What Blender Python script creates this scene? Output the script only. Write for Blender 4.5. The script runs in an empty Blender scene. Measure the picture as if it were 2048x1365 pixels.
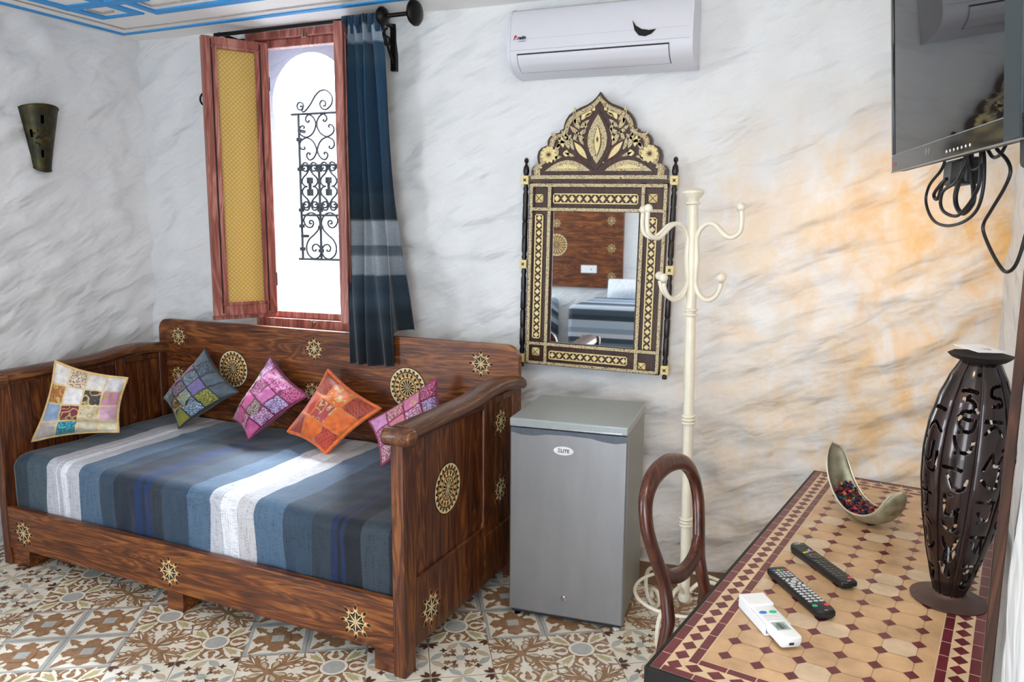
import bpy, math, random
from mathutils import Vector, Matrix, noise
random.seed(7)
C = bpy.context.scene.collection
sc = bpy.context.scene
PI = math.pi
def R(d): return math.radians(d)

# ------------------------------------------------------------------ mesh builder
class MB:
    def __init__(s):
        s.v = []; s.f = []; s.m = []; s.uv = None
    def add(s, verts, faces, mi=0):
        b = len(s.v); s.v += [tuple(p) for p in verts]
        for f in faces:
            s.f.append(tuple(i + b for i in f)); s.m.append(mi)
    def box(s, x0, x1, y0, y1, z0, z1, mi=0):
        v = [(x0,y0,z0),(x1,y0,z0),(x1,y1,z0),(x0,y1,z0),(x0,y0,z1),(x1,y0,z1),(x1,y1,z1),(x0,y1,z1)]
        s.add(v, [(0,3,2,1),(4,5,6,7),(0,1,5,4),(1,2,6,5),(2,3,7,6),(3,0,4,7)], mi)
    def poly(s, pts, mp, h=0.0, mi=0):
        s.add([mp(x, y, h) for x, y in pts], [tuple(range(len(pts)))], mi)
    def prism(s, pts, mp, h0, h1, mi=0, mside=None):
        n = len(pts); ms = mi if mside is None else mside
        v = [mp(x,y,h0) for x,y in pts] + [mp(x,y,h1) for x,y in pts]
        s.add(v, [tuple(range(n, 2*n))], mi)
        s.add(v, [tuple(reversed(range(n)))], mi)
        s.add(v, [(i,(i+1)%n,(i+1)%n+n,i+n) for i in range(n)], ms)
    def ring(s, a, b, mp, h=0.0, mi=0, h2=None):
        n = len(a); h2 = h if h2 is None else h2
        v = [mp(x,y,h) for x,y in a] + [mp(x,y,h2) for x,y in b]
        s.add(v, [(i,(i+1)%n,(i+1)%n+n,i+n) for i in range(n)], mi)
    def grid(s, fn, nu, nv, mi=0, closeu=False, uv=False, mfun=None):
        b = len(s.v)
        for j in range(nv+1):
            for i in range(nu if closeu else nu+1):
                s.v.append(tuple(fn(i/nu, j/nv)))
        w = nu if closeu else nu+1
        for j in range(nv):
            for i in range(nu):
                i2 = (i+1) % w if closeu else i+1
                s.f.append((b+j*w+i, b+j*w+i2, b+(j+1)*w+i2, b+(j+1)*w+i))
                s.m.append(mfun((i+.5)/nu,(j+.5)/nv) if mfun else mi)
    def tube(s, pts, r, seg=8, mi=0, cap=True, closed=False):
        pts = [Vector(p) for p in pts]; n = len(pts)
        rad = (lambda i: r[i]) if isinstance(r, (list, tuple)) else (lambda i: r)
        b = len(s.v); prev = None
        for i in range(n):
            if closed: d = pts[(i+1)%n] - pts[i-1]
            else: d = pts[min(i+1,n-1)] - pts[max(i-1,0)]
            if d.length < 1e-9: d = Vector((0,0,1))
            d.normalize()
            if prev is None:
                a = Vector((0,0,1)) if abs(d.z) < .9 else Vector((1,0,0))
                u = d.cross(a).normalized()
            else:
                u = (prev - d*prev.dot(d))
                u = u.normalized() if u.length > 1e-6 else d.orthogonal().normalized()
            prev = u; w = d.cross(u)
            for k in range(seg):
                t = 2*PI*k/seg
                s.v.append(tuple(pts[i] + (u*math.cos(t) + w*math.sin(t))*rad(i)))
        m = n if closed else n-1
        for i in range(m):
            i2 = (i+1) % n
            for k in range(seg):
                k2 = (k+1) % seg
                s.f.append((b+i*seg+k, b+i*seg+k2, b+i2*seg+k2, b+i2*seg+k)); s.m.append(mi)
        if cap and not closed:
            s.f.append(tuple(b+k for k in reversed(range(seg)))); s.m.append(mi)
            s.f.append(tuple(b+(n-1)*seg+k for k in range(seg))); s.m.append(mi)
    def lathe(s, prof, seg=32, o=(0,0,0), mi=0, fac=None, cap=True):
        b = len(s.v)
        for r, z in prof:
            for k in range(seg):
                t = 2*PI*k/seg; rr = r*(fac(t) if fac else 1)
                s.v.append((o[0]+rr*math.cos(t), o[1]+rr*math.sin(t), o[2]+z))
        for i in range(len(prof)-1):
            for k in range(seg):
                k2 = (k+1) % seg
                s.f.append((b+i*seg+k, b+i*seg+k2, b+(i+1)*seg+k2, b+(i+1)*seg+k)); s.m.append(mi)
        if cap:
            s.f.append(tuple(b+k for k in reversed(range(seg)))); s.m.append(mi)
            e = b+(len(prof)-1)*seg
            s.f.append(tuple(e+k for k in range(seg))); s.m.append(mi)
    def ball(s, c, r, seg=14, rings=8, mi=0, sc3=(1,1,1)):
        pr = [(max(r*math.sin(PI*i/rings),1e-5), -r*math.cos(PI*i/rings)) for i in range(rings+1)]
        b = len(s.v); s.lathe(pr, seg, (0,0,0), mi, cap=False)
        for i in range(b, len(s.v)):
            x,y,z = s.v[i]; s.v[i] = (c[0]+x*sc3[0], c[1]+y*sc3[1], c[2]+z*sc3[2])
    def xf(s, M, start=0):
        for i in range(start, len(s.v)):
            s.v[i] = tuple(M @ Vector(s.v[i]))

def obj(name, mb, mats, parent=None, bevel=0, seg=2, ang=38, smooth=True, kind=None):
    me = bpy.data.meshes.new(name)
    me.from_pydata(mb.v, [], mb.f)
    for m in (mats if isinstance(mats, (list, tuple)) else [mats]): me.materials.append(m)
    me.polygons.foreach_set('material_index', mb.m)
    me.update()
    if mb.uv:
        ul = me.uv_layers.new(name='UVMap')
        for l in me.loops: ul.data[l.index].uv = mb.uv[l.vertex_index]
    if smooth:
        me.polygons.foreach_set('use_smooth', [True]*len(me.polygons))
        me.set_sharp_from_angle(angle=R(ang))
    o = bpy.data.objects.new(name, me); C.objects.link(o)
    if parent: o.parent = parent
    if bevel:
        b = o.modifiers.new('b', 'BEVEL'); b.width = bevel; b.segments = seg
        b.limit_method = 'ANGLE'; b.angle_limit = R(40); b.harden_normals = False
    if kind: o['kind'] = kind
    return o
def tag(o, label, cat, group=None):
    o['label'] = label; o['category'] = cat
    if group: o['group'] = group
    return o
def thing(name, label, cat, loc=(0,0,0), rz=0, group=None, rot=None):
    o = bpy.data.objects.new(name, None); C.objects.link(o)
    o.empty_display_size = .1
    o.location = loc; o.rotation_euler = rot if rot else (0,0,rz)
    return tag(o, label, cat, group)
def struct(o): o['kind'] = 'structure'; return o
def text(name, body, size, M, mat, parent=None, extrude=.0004, align='CENTER', shear=0, bold=0):
    cu = bpy.data.curves.new(name, 'FONT'); cu.body = body; cu.size = size
    cu.align_x = align; cu.align_y = 'CENTER'; cu.extrude = extrude; cu.shear = shear; cu.offset = bold
    cu.materials.append(mat)
    t = bpy.data.objects.new(name, cu); C.objects.link(t)
    me = bpy.data.meshes.new_from_object(t); C.objects.unlink(t); bpy.data.objects.remove(t)
    o = bpy.data.objects.new(name, me); C.objects.link(o)
    if parent: o.parent = parent
    o.matrix_local = M
    return o
def smooth_path(pts, n=6, closed=False):
    P = [Vector(p) for p in pts]; out = []; N = len(P)
    for i in range(N if closed else N-1):
        if closed: p0,p1,p2,p3 = P[i-1],P[i],P[(i+1)%N],P[(i+2)%N]
        else: p0,p1,p2,p3 = P[max(i-1,0)],P[i],P[i+1],P[min(i+2,N-1)]
        for k in range(n):
            t = k/n
            out.append(.5*((2*p1)+(p2-p0)*t+(2*p0-5*p1+4*p2-p3)*t*t+(3*p1-p0-3*p2+p3)*t**3))
    if not closed: out.append(P[-1].copy())
    return out

# ------------------------------------------------------------------ 2-D shapes
def circ(cx, cy, r, n=20, ry=None, a0=0):
    ry = r if ry is None else ry
    return [(cx+r*math.cos(a0+2*PI*i/n), cy+ry*math.sin(a0+2*PI*i/n)) for i in range(n)]
def leaf(cx, cy, ang, L, W, n=7, p=1.0):
    ca, sa = math.cos(ang), math.sin(ang); up=[]; dn=[]
    for i in range(n+1):
        t = i/n; w = W/2*math.sin(PI*t**p)
        up.append((t*L, w)); dn.append((t*L, -w))
    pts = dn + up[::-1][1:-1]
    return [(cx+x*ca-y*sa, cy+x*sa+y*ca) for x,y in pts]
def rect(x0, y0, x1, y1): return [(x0,y0),(x1,y0),(x1,y1),(x0,y1)]
def diam(cx, cy, rx, ry): return [(cx-rx,cy),(cx,cy-ry),(cx+rx,cy),(cx,cy+ry)]
def star(cx, cy, r1, r2, n, a0=PI/2):
    return [(cx+(r1 if i%2==0 else r2)*math.cos(a0+PI*i/n), cy+(r1 if i%2==0 else r2)*math.sin(a0+PI*i/n)) for i in range(2*n)]
def rot2(pts, a, cx=0, cy=0):
    c, s_ = math.cos(a), math.sin(a)
    return [(cx+(x-cx)*c-(y-cy)*s_, cy+(x-cx)*s_+(y-cy)*c) for x,y in pts]
def stroke(pts, w):
    L=[];Rr=[]
    for i in range(len(pts)):
        a = pts[max(i-1,0)]; b = pts[min(i+1,len(pts)-1)]
        dx,dy = b[0]-a[0], b[1]-a[1]; d = math.hypot(dx,dy) or 1
        ww = w[i] if isinstance(w,(list,tuple)) else w
        L.append((pts[i][0]-dy/d*ww/2, pts[i][1]+dx/d*ww/2)); Rr.append((pts[i][0]+dy/d*ww/2, pts[i][1]-dx/d*ww/2))
    return Rr + L[::-1]
def arcp(cx, cy, r, a0, a1, n=10, ry=None):
    ry = ry or r
    return [(cx+r*math.cos(a0+(a1-a0)*i/n), cy+ry*math.sin(a0+(a1-a0)*i/n)) for i in range(n+1)]

# ------------------------------------------------------------------ materials
def lin(c):
    if isinstance(c, str):
        c = c.lstrip('#'); c = [int(c[i:i+2],16)/255 for i in (0,2,4)]
        c = [x/12.92 if x <= .04045 else ((x+.055)/1.055)**2.4 for x in c]
    return (c[0], c[1], c[2], 1)
def newmat(name):
    m = bpy.data.materials.new(name); m.use_nodes = True
    nt = m.node_tree; b = nt.nodes['Principled BSDF']
    return m, nt, b
def nd(nt, t, **kw):
    n = nt.nodes.new(t)
    for k, v in kw.items():
        if k in n.inputs.keys(): n.inputs[k].default_value = v
        else: setattr(n, k, v)
    return n
def coords(nt, scale=(1,1,1), rot=(0,0,0), out='Object'):
    tc = nt.nodes.new('ShaderNodeTexCoord'); mp = nt.nodes.new('ShaderNodeMapping')
    mp.inputs['Scale'].default_value = scale; mp.inputs['Rotation'].default_value = rot
    nt.links.new(tc.outputs[out], mp.inputs[0]); return mp.outputs[0]
def ramp(nt, fac, stops, interp='LINEAR'):
    r = nt.nodes.new('ShaderNodeValToRGB'); cr = r.color_ramp; cr.interpolation = interp
    while len(cr.elements) > 1: cr.elements.remove(cr.elements[-1])
    cr.elements[0].position = stops[0][0]; cr.elements[0].color = lin(stops[0][1])
    for p, c in stops[1:]:
        e = cr.elements.new(p); e.color = lin(c)
    nt.links.new(fac, r.inputs[0]); return r.outputs[0]
def bump(nt, b, h, strength=.3, dist=.01, normal=None):
    n = nd(nt, 'ShaderNodeBump', Strength=strength, Distance=dist)
    nt.links.new(h, n.inputs['Height'])
    if normal: nt.links.new(normal, n.inputs['Normal'])
    nt.links.new(n.outputs[0], b.inputs['Normal']); return n.outputs[0]
def mat(name, col, rough=.5, metal=0, var=.12, vscale=30, bmp=0, bscale=200, spec=None, coat=0, vs3=(1,1,1)):
    m, nt, b = newmat(name)
    c = lin(col); b.inputs['Roughness'].default_value = rough; b.inputs['Metallic'].default_value = metal
    if spec is not None: b.inputs['Specular IOR Level'].default_value = spec
    if coat: b.inputs['Coat Weight'].default_value = coat; b.inputs['Coat Roughness'].default_value = .15
    v = coords(nt, vs3)
    n = nd(nt, 'ShaderNodeTexNoise', Scale=vscale, Detail=5.0, Roughness=.6); nt.links.new(v, n.inputs['Vector'])
    lo = [x*(1-var) for x in c[:3]]; hi = [min(1,x*(1+var)) for x in c[:3]]
    o = ramp(nt, n.outputs['Fac'], [(.3, lo), (.7, hi)]); nt.links.new(o, b.inputs['Base Color'])
    if bmp:
        n2 = nd(nt, 'ShaderNodeTexNoise', Scale=bscale, Detail=4.0); nt.links.new(v, n2.inputs['Vector'])
        bump(nt, b, n2.outputs['Fac'], bmp, .003)
    return m
def wood(name, dark, midc, light, stretch=(1.2,14,14), rough=.42, scale=3.0, bmp=.15, coat=.08):
    m, nt, b = newmat(name)
    v = coords(nt, stretch)
    n1 = nd(nt, 'ShaderNodeTexNoise', Scale=scale, Detail=8.0, Roughness=.65, Distortion=.6); nt.links.new(v, n1.inputs['Vector'])
    n2 = nd(nt, 'ShaderNodeTexNoise', Scale=scale*.35, Detail=3.0, Roughness=.5, Distortion=1.6); nt.links.new(v, n2.inputs['Vector'])
    w = nd(nt, 'ShaderNodeMath', operation='MULTIPLY'); w.inputs[1].default_value = 9.0; nt.links.new(n2.outputs['Fac'], w.inputs[0])
    fr = nd(nt, 'ShaderNodeMath', operation='PINGPONG'); fr.inputs[1].default_value = .5; nt.links.new(w.outputs[0], fr.inputs[0])
    mx = nd(nt, 'ShaderNodeMath', operation='MULTIPLY_ADD'); mx.inputs[1].default_value = .45; nt.links.new(fr.outputs[0], mx.inputs[0])
    s2 = nd(nt, 'ShaderNodeMath', operation='MULTIPLY'); s2.inputs[1].default_value = .75; nt.links.new(n1.outputs['Fac'], s2.inputs[0])
    nt.links.new(s2.outputs[0], mx.inputs[2])
    o = ramp(nt, mx.outputs[0], [(.28, dark), (.5, midc), (.72, light)])
    nt.links.new(o, b.inputs['Base Color']); b.inputs['Roughness'].default_value = rough
    b.inputs['Coat Weight'].default_value = coat; b.inputs['Coat Roughness'].default_value = .2
    bump(nt, b, mx.outputs[0], bmp, .002)
    return m
def bone(name='bone_inlay', base='#d8c79b', dk='#4a3a1e', scale=150):
    m, nt, b = newmat(name); v = coords(nt)
    vo = nd(nt, 'ShaderNodeTexVoronoi', Scale=scale, feature='DISTANCE_TO_EDGE'); nt.links.new(v, vo.inputs['Vector'])
    n = nd(nt, 'ShaderNodeTexNoise', Scale=scale*.9, Detail=2.0); nt.links.new(v, n.inputs['Vector'])
    mul = nd(nt, 'ShaderNodeMath', operation='MULTIPLY'); nt.links.new(vo.outputs['Distance'], mul.inputs[0]); nt.links.new(n.outputs['Fac'], mul.inputs[1])
    o = ramp(nt, mul.outputs[0], [(.0, dk), (.022, dk), (.045, base), (1, '#ecdfbd')])
    nt.links.new(o, b.inputs['Base Color']); b.inputs['Roughness'].default_value = .45
    bump(nt, b, mul.outputs[0], .3, .001)
    return m
def plaster(name, col, warm_glow=None):
    m, nt, b = newmat(name); v = coords(nt)
    b.inputs['Roughness'].default_value = .78; b.inputs['Specular IOR Level'].default_value = .35
    v2 = coords(nt, (1,1,.38), (R(23),R(-23),0)); v2.node.vector_type = 'TEXTURE'
    n1 = nd(nt, 'ShaderNodeTexNoise', Scale=5.0, Detail=2.5, Roughness=.45, Distortion=.15); nt.links.new(v2, n1.inputs['Vector'])
    n2 = nd(nt, 'ShaderNodeTexNoise', Scale=60.0, Detail=4.0, Roughness=.6); nt.links.new(v, n2.inputs['Vector'])
    n3 = nd(nt, 'ShaderNodeTexNoise', Scale=1.6, Detail=5.0, Roughness=.6); nt.links.new(v, n3.inputs['Vector'])
    c = lin(col)
    o = ramp(nt, n3.outputs['Fac'], [(.25, [x*.9 for x in c[:3]]), (.5, c[:3]), (.8, [min(1,x*1.05) for x in c[:3]])])
    if warm_glow:   # ochre patches paint the warm lamp glow in, towards the right-hand corner
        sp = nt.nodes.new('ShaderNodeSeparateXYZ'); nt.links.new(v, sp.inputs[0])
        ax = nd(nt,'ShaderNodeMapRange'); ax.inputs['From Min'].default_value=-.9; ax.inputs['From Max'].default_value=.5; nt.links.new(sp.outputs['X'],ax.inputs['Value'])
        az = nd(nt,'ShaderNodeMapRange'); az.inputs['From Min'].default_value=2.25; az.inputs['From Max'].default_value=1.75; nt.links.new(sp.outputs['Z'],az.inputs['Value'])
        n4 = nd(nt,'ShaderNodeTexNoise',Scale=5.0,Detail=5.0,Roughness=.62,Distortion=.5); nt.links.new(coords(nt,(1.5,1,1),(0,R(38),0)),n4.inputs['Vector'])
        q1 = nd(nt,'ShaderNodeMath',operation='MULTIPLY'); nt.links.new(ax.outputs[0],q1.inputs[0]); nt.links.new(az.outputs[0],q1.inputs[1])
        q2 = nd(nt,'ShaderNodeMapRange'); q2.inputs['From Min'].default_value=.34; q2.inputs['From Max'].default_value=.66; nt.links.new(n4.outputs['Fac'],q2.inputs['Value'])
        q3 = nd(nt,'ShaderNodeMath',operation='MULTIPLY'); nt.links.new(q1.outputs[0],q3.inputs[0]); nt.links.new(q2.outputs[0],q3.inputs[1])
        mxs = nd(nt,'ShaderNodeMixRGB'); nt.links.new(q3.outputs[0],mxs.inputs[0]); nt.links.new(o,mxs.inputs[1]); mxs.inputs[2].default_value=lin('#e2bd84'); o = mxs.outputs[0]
    nt.links.new(o, b.inputs['Base Color'])
    nb = bump(nt, b, n1.outputs['Fac'], .75, .055)
    bump(nt, b, n2.outputs['Fac'], .22, .006, nb)
    return m
# ------------------------------------------------------------------ the room
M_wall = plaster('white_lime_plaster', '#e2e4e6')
M_ceil = mat('ceiling_white_paint', '#ecebe8', .75, var=.03, vscale=3, bmp=.1, bscale=60)
M_blue = mat('ceiling_blue_paint', '#2f93d6', .55, var=.08, vscale=12)
M_groove = mat('ceiling_groove', '#a9a29b', .8)
BY = 3.515; RY0 = -1.4
def wobble(x, z, seed):
    p = Vector((x*2.2 + z*.8, z*4.6 - x*1.9, seed))
    q = Vector((x*5.2 + z*2.2, z*10.0 - x*4.2, seed+9))
    return .017*noise.noise(p) + .034*max(-.25,noise.noise(q)) + .02*noise.noise(Vector((x*.7, z*.7, seed+3)))
HX0, HX1, HZ0, HZ1 = -2.84, -2.17, 1.03, 2.595
def wall_grid(fn, a0, a1, z0, z1, step, hole=None):
    mb = MB(); na = max(2,int((a1-a0)/step)); nz = max(2,int((z1-z0)/step))
    xs = [a0+(a1-a0)*i/na for i in range(na+1)]; zs = [z0+(z1-z0)*i/nz for i in range(nz+1)]
    if hole:
        for h in hole[:2]:
            k = min(range(len(xs)), key=lambda i: abs(xs[i]-h)); xs[k] = h
        for h in hole[2:]:
            k = min(range(len(zs)), key=lambda i: abs(zs[i]-h)); zs[k] = h
    w = len(xs)
    for z in zs:
        for x in xs: mb.v.append(fn(x, z))
    for j in range(len(zs)-1):
        for i in range(w-1):
            cx_, cz_ = (xs[i]+xs[i+1])/2, (zs[j]+zs[j+1])/2
            if hole and hole[0] < cx_ < hole[1] and hole[2] < cz_ < hole[3]: continue
            mb.f.append((j*w+i, j*w+i+1, (j+1)*w+i+1, (j+1)*w+i)); mb.m.append(0)
    return mb
def edgefade(x, z, hole):
    dx = max(hole[0]-x, 0, x-hole[1]); dz = max(hole[2]-z, 0, z-hole[3])
    return min(1, math.hypot(dx, dz)/.12)
hole = (HX0, HX1, HZ0, HZ1)
mb = wall_grid(lambda x,z: (x, BY - wobble(x,z,1.3)*edgefade(x,z,hole)*(.30+.70*edgefade(x,z,(-1.27,-.62,.93,2.12)))*(.4+.6*edgefade(x,z,(-1.3,-.52,2.27,2.55))), z), -3.86, .86, -.02, 2.72, .02, hole)
M_wallb = plaster('warm_glow_plaster', '#e2e4e6', True)  # right end tinted with painted lamp glow
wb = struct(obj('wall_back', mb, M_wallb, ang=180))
# left wall: runs from the back corner towards the camera
LA = -.066
lw_o = Vector((-3.636, BY, 0)); lw_d = Vector((math.sin(LA), -math.cos(LA), 0)); lw_d = Vector((-math.sin(.066)*1.0, -math.cos(.066), 0))
lw_n = Vector((math.cos(.066), -math.sin(.066), 0))
mb = wall_grid(lambda s,z: tuple(lw_o + lw_d*s + lw_n*1.2*wobble(-s,z,5.1) + Vector((0,0,z))), -.1, 4.95, -.02, 2.72, .025, (3.45,4.6,-.1,2.15))  # hole near the camera is cut for the added left fill light
struct(obj('wall_left', mb, M_wall, ang=180))
# right wall: from back corner forward, then it turns away beside the camera
rp = [(.705, BY+.03), (.66, 3.0), (.61, 2.7), (.50, 2.05), (.40, 1.6), (.345, 1.4), (.30, 1.27), (.283, 1.2), (.25, 1.0), (.215, .8), (.21, .62), (.25, .55), (1.25, .5), (1.3, .4), (1.3, RY0)]
seg = []
for a, b in zip(rp, rp[1:]):
    n = max(1, int(math.hypot(b[0]-a[0], b[1]-a[1])/.03))
    seg += [(a[0]+(b[0]-a[0])*k/n, a[1]+(b[1]-a[1])*k/n) for k in range(n)]
seg.append(rp[-1])
near = [p for p in seg if p[1] < .56]; seg = [p for p in seg if p[1] > .54]
mb = MB(); nz = 100
for j in range(nz+1):
    z = -.02 + 2.74*j/nz
    for i,(x,y) in enumerate(seg):
        mb.v.append((x - (.22 if y < 1.5 else .5)*wobble(y, z, 8.2), y, z))
w = len(seg)
for j in range(nz):
    for i in range(w-1):
        mb.f.append((j*w+i, j*w+i+1, (j+1)*w+i+1, (j+1)*w+i)); mb.m.append(0)
struct(obj('wall_right', mb, M_wall, ang=180))
mb = MB()
for x,y in near: mb.v += [(x,y,-.02),(x,y,2.72)]
for i in range(len(near)-1): mb.f.append((2*i,2*i+2,2*i+3,2*i+1)); mb.m.append(0)
struct(obj('wall_entry', mb, M_wall, smooth=False))
# rear wall behind the camera, with an opening added for the fill light
RY = -1.3
mb = wall_grid(lambda x,z: (x, RY + .4*wobble(x,z,11.), z), -4.1, 1.4, -.02, 2.72, .06, (-.9, .5, -.02, 2.2))
struct(obj('wall_rear', mb, M_wall, ang=180))
# window tunnel through the thick outer wall, closed outside by a horseshoe arch
mb = MB()
TX0, TX1, TZ0, TZ1, TY = -3.10, -2.12, 1.02, 2.66, 3.87
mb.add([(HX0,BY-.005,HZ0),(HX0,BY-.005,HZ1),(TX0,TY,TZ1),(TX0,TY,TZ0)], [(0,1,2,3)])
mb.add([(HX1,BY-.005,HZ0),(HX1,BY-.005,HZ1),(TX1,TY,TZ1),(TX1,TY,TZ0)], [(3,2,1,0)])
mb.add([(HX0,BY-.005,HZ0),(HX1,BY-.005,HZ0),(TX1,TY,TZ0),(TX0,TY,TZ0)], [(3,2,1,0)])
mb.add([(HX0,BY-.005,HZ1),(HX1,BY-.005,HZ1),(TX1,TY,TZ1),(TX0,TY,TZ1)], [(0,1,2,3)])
acx, acz, ar = -2.742, 2.285, .262
arch = [(acx-.235, TZ0)] + [(acx-.235, 2.12), (acx-.255,2.155)] + [(acx+ar*math.cos(t), acz+(ar+.01)*math.sin(t)) for t in [PI*1.12 - (PI*1.24)*k/24 for k in range(25)]] + [(acx+.255,2.155),(acx+.235,2.12),(acx+.235,TZ0)]
def spandrel(y):
    b = len(mb.v); top = 2.75
    n = len(arch)
    out = []
    for i,(x,z) in enumerate(arch):
        if z < 2.16 and x < acx: q = (-3.4, z)
        elif z < 2.16: q = (-1.8, z)
        else:
            a = math.atan2(z-acz+.1, x-acx); q = (acx + max(-.66,min(.95, 1.2*math.cos(a)*1.4)), min(top, acz+1.2*math.sin(a)))
        out.append(q)
    mb.add([(x,y,z) for x,z in arch]+[(x,y,z) for x,z in out], [(i,i+1,i+1+n,i+n) for i in range(n-1)])
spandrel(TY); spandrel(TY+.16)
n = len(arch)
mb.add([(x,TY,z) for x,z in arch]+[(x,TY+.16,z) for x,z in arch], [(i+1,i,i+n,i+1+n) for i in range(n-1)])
struct(obj('trim_window_arch', mb, plaster('shaded_reveal_plaster', '#c3c5cd'), ang=40))  # greyer than the walls: the arch's shade is put into the colour
# neighbouring white house front outside
M_fac = mat('sunlit_whitewash', '#f4f5f6', .85, var=.03, vscale=2)
mb = MB(); mb.box(-7.5, .5, 5.96, 6.2, -1.0, 3.05)
struct(obj('wall_outside', mb, M_fac))
# ceiling
CZ = 2.605
mb = MB(); mb.add([(-4.1,RY-.1,CZ),(1.5,RY-.1,CZ),(1.5,BY+.02,CZ),(-4.1,BY+.02,CZ)], [(3,2,1,0)])
mb.add([(-4.1,RY-.1,CZ+.1),(1.5,RY-.1,CZ+.1),(1.5,BY+.3,CZ+.1),(-4.1,BY+.3,CZ+.1)], [(0,1,2,3)])
struct(obj('ceiling', mb, M_ceil))
def cmap(x, y, h): return (x, y, CZ - h)
def rescale(p):  # plan coordinates were taken at 2.62
    k = (CZ-1.596)/(2.62-1.596); return (p[0]*k, p[1]*k)
mb = MB()
outer = [rescale(p) for p in [(-3.60,.2),(-3.734,2.782-.9),(-3.684,3.076)]]
corner = rescale((-3.618,3.400)); endp = rescale((-1.72,3.312)); lft = rescale((-3.80,1.0))
lft = (corner[0]-.165, corner[1]-2.6)
_bk=[0]
def band(pts, w, h0=0, h1=.006, mi=0):
    _bk[0]+=1; h1 += .0006*_bk[0]
    mb.prism(stroke(pts, w), cmap, h0, h1, mi)
band([lft, corner, endp], .036)
b2 = [(lft[0]+.11, lft[1]), (corner[0]+.10, corner[1]-.085), (endp[0], endp[1]-.075)]
band(b2, .012, 0, .004, 1)
mo = lambda *p: [rescale(q) for q in p]
W2 = .062
band(mo((-3.47,2.55),(-3.42,3.10),(-3.19,3.095),(-3.21,2.55)), W2)
band(mo((-3.47,2.905),(-2.95,2.905)), W2)
band(mo((-3.06,2.4),(-3.085,3.105),(-2.20,3.06),(-1.9,3.05)), W2)
band(mo((-3.0,2.4),(-3.02,3.01),(-2.30,2.98)), .012, 0, .004, 1)
band(mo((-3.37,2.955),(-3.355,3.03),(-3.27,3.02)), .012, 0, .004, 1)
struct(obj('trim_ceiling', mb, [M_blue, M_groove], bevel=.0))

# ------------------------------------------------------------------ patterned cement tiles
FT = {k: mat('tile_'+k, c, .34, var=v, vscale=40, bmp=.05, bscale=300) for k, c, v in
      (('grout','#8f8373',.1),('cream','#e9e2d2',.06),('brown','#9b7757',.25),('dark','#5c4030',.2),('grey','#b0b1ad',.12),('olive','#bcae80',.15),('sand','#c6b79d',.12))}
FTL = list(FT.values()); GR,CR,BR,DK,GY,OL,SA = range(7)
TS, TTH, TOX, TOY = .23, .5136705806676324, -1.891722273183346, 2.133811117106274
tmap = {(0,-1):'a',(1,-1):'a',(0,0):'c',(1,0):'b',(2,0):'d',(3,0):'d',(4,0):'c',(5,0):'b',(6,0):'d',(3,-1):'b',(4,-1):'a',(5,-1):'a',(4,-2):'a',
        (-1,-1):'b',(-1,0):'d',(-2,-1):'c',(-2,0):'d',(-2,-2):'b',(-1,-2):'c',(-3,-2):'a',(-4,-2):'a',(-4,-1):'a',(-3,-1):'a',(-4,0):'b',(-3,0):'b',
        (-4,-3):'b',(-3,-3):'c',(-5,-3):'d',(-5,-4):'d',(-6,-3):'d',(-6,-4):'d',(-5,-2):'c',(-5,-1):'c',(4,1):'b',(5,1):'c',(3,1):'d',(2,1):'d',(6,1):'d',(6,-1):'c',(7,-1):'c',(7,0):'d',(6,-2):'c',(7,-2):'c',(5,-2):'a',(2,-1):'b'}
mbf = MB()
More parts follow.
